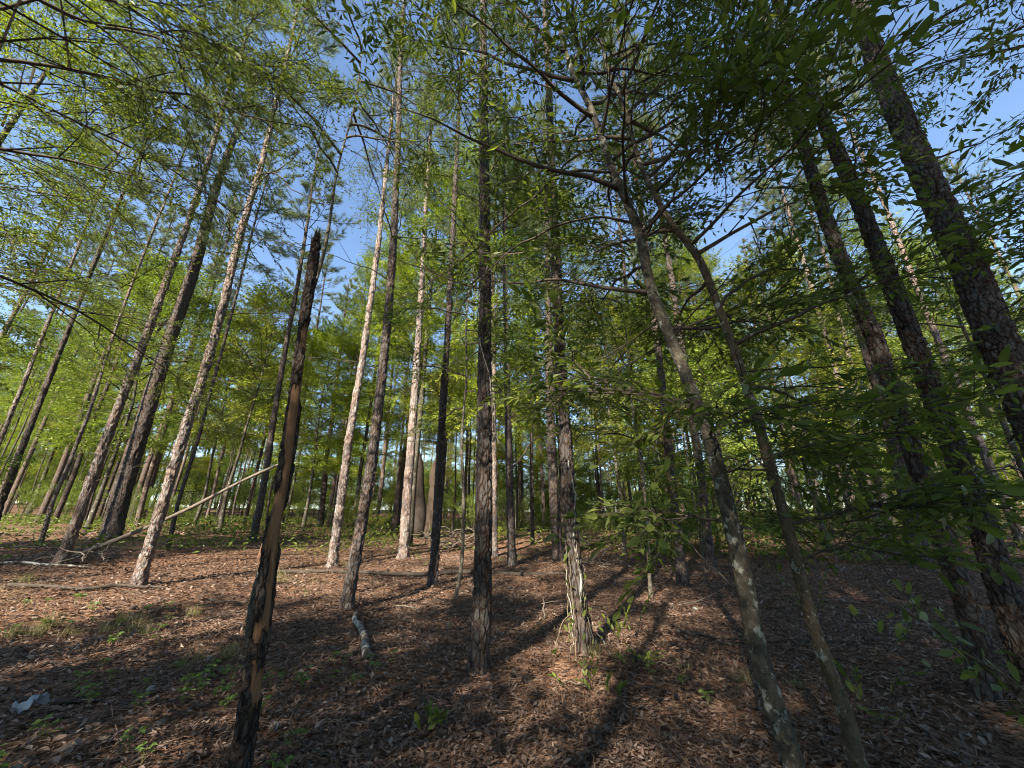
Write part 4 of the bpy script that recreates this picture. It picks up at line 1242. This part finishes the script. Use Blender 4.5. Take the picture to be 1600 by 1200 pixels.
stick("thin pale twig lying in the bottom foreground below the central pine", [gp(-.75, 3.75, .02), gp(-.68, 3.95, .06), gp(-.6, 4.2, .1)], .005)
stick("pale forked stick crossing the shaded leaves by the two grey pines", [gp(2.9, 7.6, .05), gp(3.35, 7.75, .12), gp(3.9, 7.9, .3)], .014)
stick("thin pale stick slanting steeply in front of the slimmer hardwood", [gp(2.55, 4.9, .75), gp(2.2, 5.0, 1.2), gp(1.95, 5.1, 1.55)], .008)
stick("short pale stick beside the curved-foot pine on the leaves", [gp(-2.1, 7.9, .04), gp(-1.8, 7.8, .06), gp(-1.55, 7.5, .03)], .014)
gs = np.random.default_rng(41)
for i in range(130):
    t = math.sqrt(gs.uniform(.02, 1)); y = 2.2 + 12 * t
    x = gs.uniform(-1, 1) * (y * 1.25 + .5)
    a = gs.uniform(0, 6.28); L = gs.uniform(.15, .9)
    dx, dy = math.cos(a) * L / 2, math.sin(a) * L / 2
    stick("thin dry twig lying loose on the leaf litter", [gp(x - dx, y - dy, .025), gp(x + gs.normal(0, .03), y + gs.normal(0, .03), .035), gp(x + dx, y + dy, .025)], gs.uniform(.003, .009), ['dead', 'twig', 'twig'][i % 3], 'loose twigs on the floor', i)

# ------------------------------------------------------------------ crumpled white scrap
def scrap():
    x, y = -4.1, 3.99
    n = 12
    u, v = np.meshgrid(np.linspace(-1, 1, n), np.linspace(-1, 1, n), indexing='ij')
    X = u * .085 + .03 * v; Y = v * .035 * (1 + .7 * u)
    Z = .07 * (vnoise(u * 2.5 + 9, v * 2.5, 3)) + .05 * (1 - v * v) * (.6 + .4 * u) + .02 * np.sin(v * 9 + u * 3)
    top = np.c_[X.ravel(), Y.ravel(), Z.ravel()]
    bot = top - [0, 0, .004]
    V = np.r_[top, bot]
    i = np.arange(n - 1)[:, None] * n; j = np.arange(n - 1)[None, :]
    Q = np.stack([i + j, i + n + j, i + n + j + 1, i + j + 1], -1).reshape(-1, 4)
    m, nt, N, Lk, b = new_mat('white_plastic')
    vec, _ = obj_vec(N, Lk)
    r = ramp(N, [(.3, (.22, .23, .26)), (.7, (.33, .34, .37))]); Lk.new(noise(N, Lk, vec, 14), r.inputs[0]); Lk.new(r.outputs[0], b.inputs["Base Color"])
    b.inputs["Roughness"].default_value = .4
    o = link('plastic_scrap', mesh_from('plastic_scrap', V, [Q, Q[:, ::-1] + n * n], [m], smooth_shade=True), None, (x, y, gz(x, y) + .01), (0, -.15, .35))
    tag(o, "crumpled white plastic scrap on the leaves at lower left", 'litter')
scrap()

# ------------------------------------------------------------------ seedlings and grass tufts
def seedling_mesh(seed, n):
    gs = np.random.default_rng(seed)
    rows = []; f = Foliage()
    for k in range(n):
        a = k * 2.4 + gs.uniform(-.3, .3); hgt = gs.uniform(.03, .10); r = gs.uniform(.0, .05)
        p = np.array([math.cos(a) * r, math.sin(a) * r, hgt])
        f.path(np.vstack([[0, 0, -.02], p * [.5, .5, .7], p]), .002, .001)
        for q in range(3):
            b = a + (q - 1) * 1.3
            D = unit(np.array([math.cos(b), math.sin(b), gs.uniform(-.2, .3)])); L = gs.uniform(.03, .055)
            rows.append(np.r_[p, D, unit(np.array([0, 0, 1]) + gs.normal(0, .25, 3)), L, L * .72, gs.uniform(.1, .95)])
    f.leaf.append(np.array(rows))
    return foliage_mesh('seedling', f, M['seedling'], M['grass'])
SEED = [seedling_mesh(90 + k, 3 + 2 * k) for k in range(4)]
gs = np.random.default_rng(17)
clusters = [(-3.5, 4.5, 16, .45), (-3.0, 4.35, 14, .35), (-2.45, 3.95, 8, .25), (-2.0, 4.6, 8, .3), (-1.35, 4.9, 7, .3), (-3.3, 3.5, 5, .3), (-2.5, 3.3, 6, .25), (-1.5, 3.5, 3, .2), (-6.2, 6.2, 10, .7), (-5.2, 7.0, 8, .6), (-4.4, 5.6, 6, .5),
            (-3.4, 3.0, 3, .2), (.1, 3.1, 2, .2), (-1.45, 2.95, 3, .08), (1.7, 4.6, 4, .3), (-4.0, 8.5, 6, .8), (-7.8, 7.3, 6, .6)]
for cx, cy, n, s in clusters:
    for k in range(int(n * .65 + .5)):
        x, y = cx + gs.normal(0, s), cy + gs.normal(0, s * .5)
        o = link('seedling', SEED[gs.integers(4)], None, (x, y, gz(x, y) + .015), (gs.normal(0, .15), gs.normal(0, .15), gs.uniform(0, 6.28)), gs.uniform(.7, 1.25))
        tag(o, "small bright green seedling sprouting from the leaf litter", 'seedling', 'green seedlings on the floor')
def tuft_mesh(seed, n, hgt):
    gs = np.random.default_rng(seed)
    a = gs.uniform(0, 6.28, n)
    base = np.c_[gs.normal(0, .06, (n, 2)), np.full(n, -.02)]
    D = unit(np.c_[np.cos(a) * .45, np.sin(a) * .45, np.full(n, 1.0)] + gs.normal(0, .15, (n, 3)))
    L = hgt * gs.uniform(.5, 1.1, (n, 1))
    f = Foliage(); f.leaf.append(np.hstack([base, D, unit(gs.normal(0, 1, (n, 3))), L, np.full((n, 1), .005), gs.uniform(0, 1, (n, 1))]))
    return foliage_mesh('grass_tuft', f, M['grass'], M['grass'], True)
TUFT = [tuft_mesh(120 + k, 60 + 20 * k, .16 + .05 * k) for k in range(3)]
for cx, cy, n, s in [(-6.0, 5.9, 9, .5), (-5.5, 6.5, 6, .5), (-3.6, 5.3, 5, .3), (-14, 10.5, 10, 1.5), (-11, 8.0, 7, 1.0), (1.9, 4.7, 2, .35), (2.3, 5.0, 2, .3), (1.3, 5.2, 3, .25), (-3.5, 13, 8, 1.6), (.6, 15, 6, 1.5), (-6, 9.8, 5, 1), (2.8, 4.4, 2, .3)]:
    for k in range(int(n * .7)):
        x, y = cx + gs.normal(0, s), cy + gs.normal(0, s * .6)
        o = link('grass_tuft', TUFT[gs.integers(3)], None, (x, y, gz(x, y)), (0, 0, gs.uniform(0, 6.28)), gs.uniform(.6, 1.2))
        tag(o, "small dry grass tuft growing through the leaf litter", 'grass', 'grass tufts on the floor')

# ------------------------------------------------------------------ leaf litter and pine straw
def litter():
    gs = np.random.default_rng(8)
    rows = []
    for (r0, r1, dens, ln) in ((1.2, 4.5, 1750, .053), (4.5, 9, 720, .063), (9, 15, 250, .085), (15, 24, 45, .115)):
        area = (r1 * r1 - r0 * r0) * math.radians(67)
        n = int(area * dens)
        r = np.sqrt(gs.uniform(r0 * r0, r1 * r1, n)); a = gs.uniform(-math.radians(67), math.radians(67), n)
        x, y = r * np.sin(a), r * np.cos(a)
        z = height(x, y) + np.where(r < 40, .03 * (vnoise(x * 2.3, y * 2.3, 4) - .5) + .05 * (vnoise(x * .8, y * .8, 7) - .5), 0) - .03
        z = z + gs.uniform(.002, .032, n)
        b = gs.uniform(0, 2 * PI, n)
        D = unit(np.c_[np.cos(b), np.sin(b), gs.normal(0, .28, n)])
        N = unit(np.c_[gs.normal(0, .38, n), gs.normal(0, .38, n), np.ones(n)])
        L = ln * gs.uniform(.35, 1.3, n) ** 1.15; W = L * gs.uniform(.28, .6, n)
        T = np.clip(gs.beta(1.8, 2.4, n) + .22 * (vnoise(x * .7, y * .7, 12) - .5), 0, 1)
        rows.append(np.c_[x, y, z, D, N, L, W, T])
    A = np.vstack(rows)
    ok, zc = in_view(A[:, 0:3])
    size = np.where(ok, A[:, 9] / np.maximum(zc, .3), 0)
    order = np.argsort(-size)
    for i in order[:280]:
        leaf_object('fallen_leaf', DRYPIECE[min(4, int(A[i, 11] * 5))], ground, A[i])
    A = A[order[280:]]
    # curl: exaggerate the fold of the dead leaves
    P, D, N, L, W, T = A[:, 0:3], unit(A[:, 3:6]), A[:, 6:9], A[:, 9:10], A[:, 10:11], A[:, 11]
    B = unit(np.cross(N, D)); N2 = np.cross(D, B)
    up = gs.uniform(-.35, .65, (len(A), 1)); tip = gs.uniform(-.25, .35, (len(A), 1))
    V = np.stack([P, P + D * L * .45 + B * W / 2 + N2 * W * up, P + D * L + N2 * L * tip, P + D * L * .45 - B * W / 2 + N2 * W * up], 1).reshape(-1, 3)
    b = np.arange(len(A))[:, None] * 4
    F = np.concatenate([b + np.array([[0, 1, 2]]), b + np.array([[0, 2, 3]])], 1).reshape(-1, 3)
    o = link('leaf_litter', mesh_from('leaf_litter', V, [F], [M['litter']], tint=np.repeat(T, 4)))
    o["kind"] = "stuff"; o["label"] = "layer of curled brown fallen leaves over the forest floor"; o["category"] = "leaf litter"
    # pine straw
    n = 90000
    r = 1.3 + 15 * gs.uniform(0, 1, n) ** .7; a = gs.uniform(-math.radians(67), math.radians(67), n)
    x, y = r * np.sin(a), r * np.cos(a)
    keep = vnoise(x * .55 + 3, y * .55, 21) + .35 * (x > 0) > gs.uniform(.2, .95, n)
    for (mx, my, mr) in ((.7, 4.8, .8), (2.0, 4.8, .7)):
        keep |= (x - mx) ** 2 + (y - my) ** 2 < mr * mr
    x, y = x[keep], y[keep]; n = len(x)
    z = height(x, y) + .03 * (vnoise(x * 2.3, y * 2.3, 4) - .5) + .05 * (vnoise(x * .8, y * .8, 7) - .5) + gs.uniform(-.01, .02, n)
    b = gs.uniform(0, 2 * PI, n)
    D = np.c_[np.cos(b), np.sin(b), gs.normal(.02, .16, n)]
    A = np.c_[x, y, z, D, gs.normal(0, .3, n), gs.normal(0, .3, n), np.ones(n), gs.uniform(.1, .24, n), np.full(n, .0042) * (1 + np.hypot(x, y) / 9), gs.uniform(0, 1, n)]
    V, F, T = leaf_geo(A, True)
    o = link('pine_straw', mesh_from('pine_straw', V, [F], [M['straw']], tint=T))
    o["kind"] = "stuff"; o["label"] = "reddish fallen pine needles strewn over the leaves"; o["category"] = "pine straw"
litter()

# ------------------------------------------------------------------ low undergrowth that covers the floor further back
def undergrowth():
    gs = np.random.default_rng(29)
    n = 60000
    r = 15.5 + 34 * gs.uniform(0, 1, n) ** 1.1; a = gs.uniform(-math.radians(62), math.radians(62), n)
    x, y = r * np.sin(a), r * np.cos(a)
    dens = vnoise(x * .35, y * .35, 31) * .6 + vnoise(x * 1.1, y * 1.1, 32) * .4
    keep = dens + .25 * smooth((r - 16) / 8) > gs.uniform(.35, .85, n)
    x, y, r = x[keep], y[keep], r[keep]; n = len(x)
    top = .12 + .55 * vnoise(x * .8, y * .8, 33)
    z = height(x, y) + top * gs.uniform(0, 1, n)
    b = gs.uniform(0, 2 * PI, n)
    D = unit(np.c_[np.cos(b), np.sin(b), gs.normal(.35, .5, n)]); N = unit(np.c_[gs.normal(0, .5, (n, 2)), np.ones(n)])
    L = gs.uniform(.10, .24, n)
    A = np.c_[x, y, z, D, N, L, L * gs.uniform(.25, .45, n), gs.beta(2, 3, n)]
    V, F, T = leaf_geo(A)
    o = link('undergrowth', mesh_from('undergrowth', V, [F], [M['leaf']], tint=T))
    o.color = (.75, .8, .75, 1)
    o["kind"] = "stuff"; o["label"] = "low dark green undergrowth covering the floor behind the clearing"; o["category"] = "undergrowth"
undergrowth()

# ------------------------------------------------------------------ pine cones
def cone_mesh():
    V = []; F = []
    n = 70
    for k in range(n):
        q = k / n; a = k * 2.39996
        r = .019 * math.sin(PI * (.12 + .8 * q)) + .004; z = .075 * q
        c, s = math.cos(a), math.sin(a)
        w = .0075
        i = len(V)
        V += [(c * r * .4 - s * w, s * r * .4 + c * w, z), (c * r * .4 + s * w, s * r * .4 - c * w, z), (c * (r + .006) + s * w * .6, s * (r + .006) - c * w * .6, z + .010), (c * (r + .006) - s * w * .6, s * (r + .006) + c * w * .6, z + .010)]
        F.append((i, i + 1, i + 2, i + 3))
    return mesh_from('pine_cone', np.array(V), [np.array(F)], [M['log']], tint=np.tile([.1, .1, .9, .9], n))
CONE = cone_mesh()
gs = np.random.default_rng(66)
for i in range(22):
    y = 2.4 + 5.5 * gs.uniform(0, 1); x = gs.uniform(-1, 1) * y * 1.1
    o = link('pine_cone', CONE, None, (x, y, gz(x, y) + .03), (PI / 2 + gs.normal(0, .3), 0, gs.uniform(0, 6.28)), gs.uniform(.8, 1.3))
    tag(o, "open brown pine cone lying on the leaf litter", 'pine cone', 'fallen pine cones')

# ------------------------------------------------------------------ tell the background things apart by what they stand between
def screen_u(x, y):
    q = np.array([[x, y, gz(x, y)]]) - CAMP
    c, s = math.cos(math.radians(20)), math.sin(math.radians(20))
    return 800 + 600 * q[0, 0] / (q[0, 1] * c + q[0, 2] * s)
marks = [(screen_u(*TRUNKS[k][:2]), n) for k, n in (('L4', 'half-lit left pine'), ('L5', 'thickest left pine'), ('L6', 'pale left pine'), ('M1', 'first white pine'), ('M2', 'curved-foot pine'), ('M3', 'second white pine'),
         ('M4', 'slim dark pine'), ('C1', 'central pine'), ('C6', 'vine-wrapped pine'), ('C7', 'lone brown pine'), ('C8', 'grey pine'), ('A', 'inner big pine'))]
marks += [(380.0, 'broken snag'), (1200.0, 'mottled hardwood')]
marks.sort()
ORD = ['first', 'second', 'third', 'fourth', 'fifth', 'sixth', 'seventh', 'eighth', 'ninth', 'tenth', 'eleventh', 'twelfth', 'thirteenth', 'rightmost']
for group, kind in (('nearer background pines', 'slender background pine'), ('thin pole trees', 'thin dark pole tree'), ('undergrowth shrubs', 'undergrowth shrub'), ('background leafy trees', 'leafy background tree')):
    slots = {}
    for o in COL.objects:
        if o.parent is None and o.get("group") == group:
            u = screen_u(o.location.x, o.location.y)
            if 0 < u < 1600:
                slots.setdefault(sum(m[0] < u for m in marks), []).append((u, o))
            else:
                o["label"] = kind + " rooted just outside the picture"
    for k, lst in slots.items():
        lst.sort(key=lambda t: t[0])
        a = marks[k - 1][1] if k else 'left edge'
        b = marks[k][1] if k < len(marks) else 'right edge'
        for i, (u, o) in enumerate(lst):
            o["label"] = "%s, %s from left between %s and %s" % (kind, ORD[min(i, 13)], a, b) if len(lst) > 1 else "%s, only one between %s and %s" % (kind, a, b)
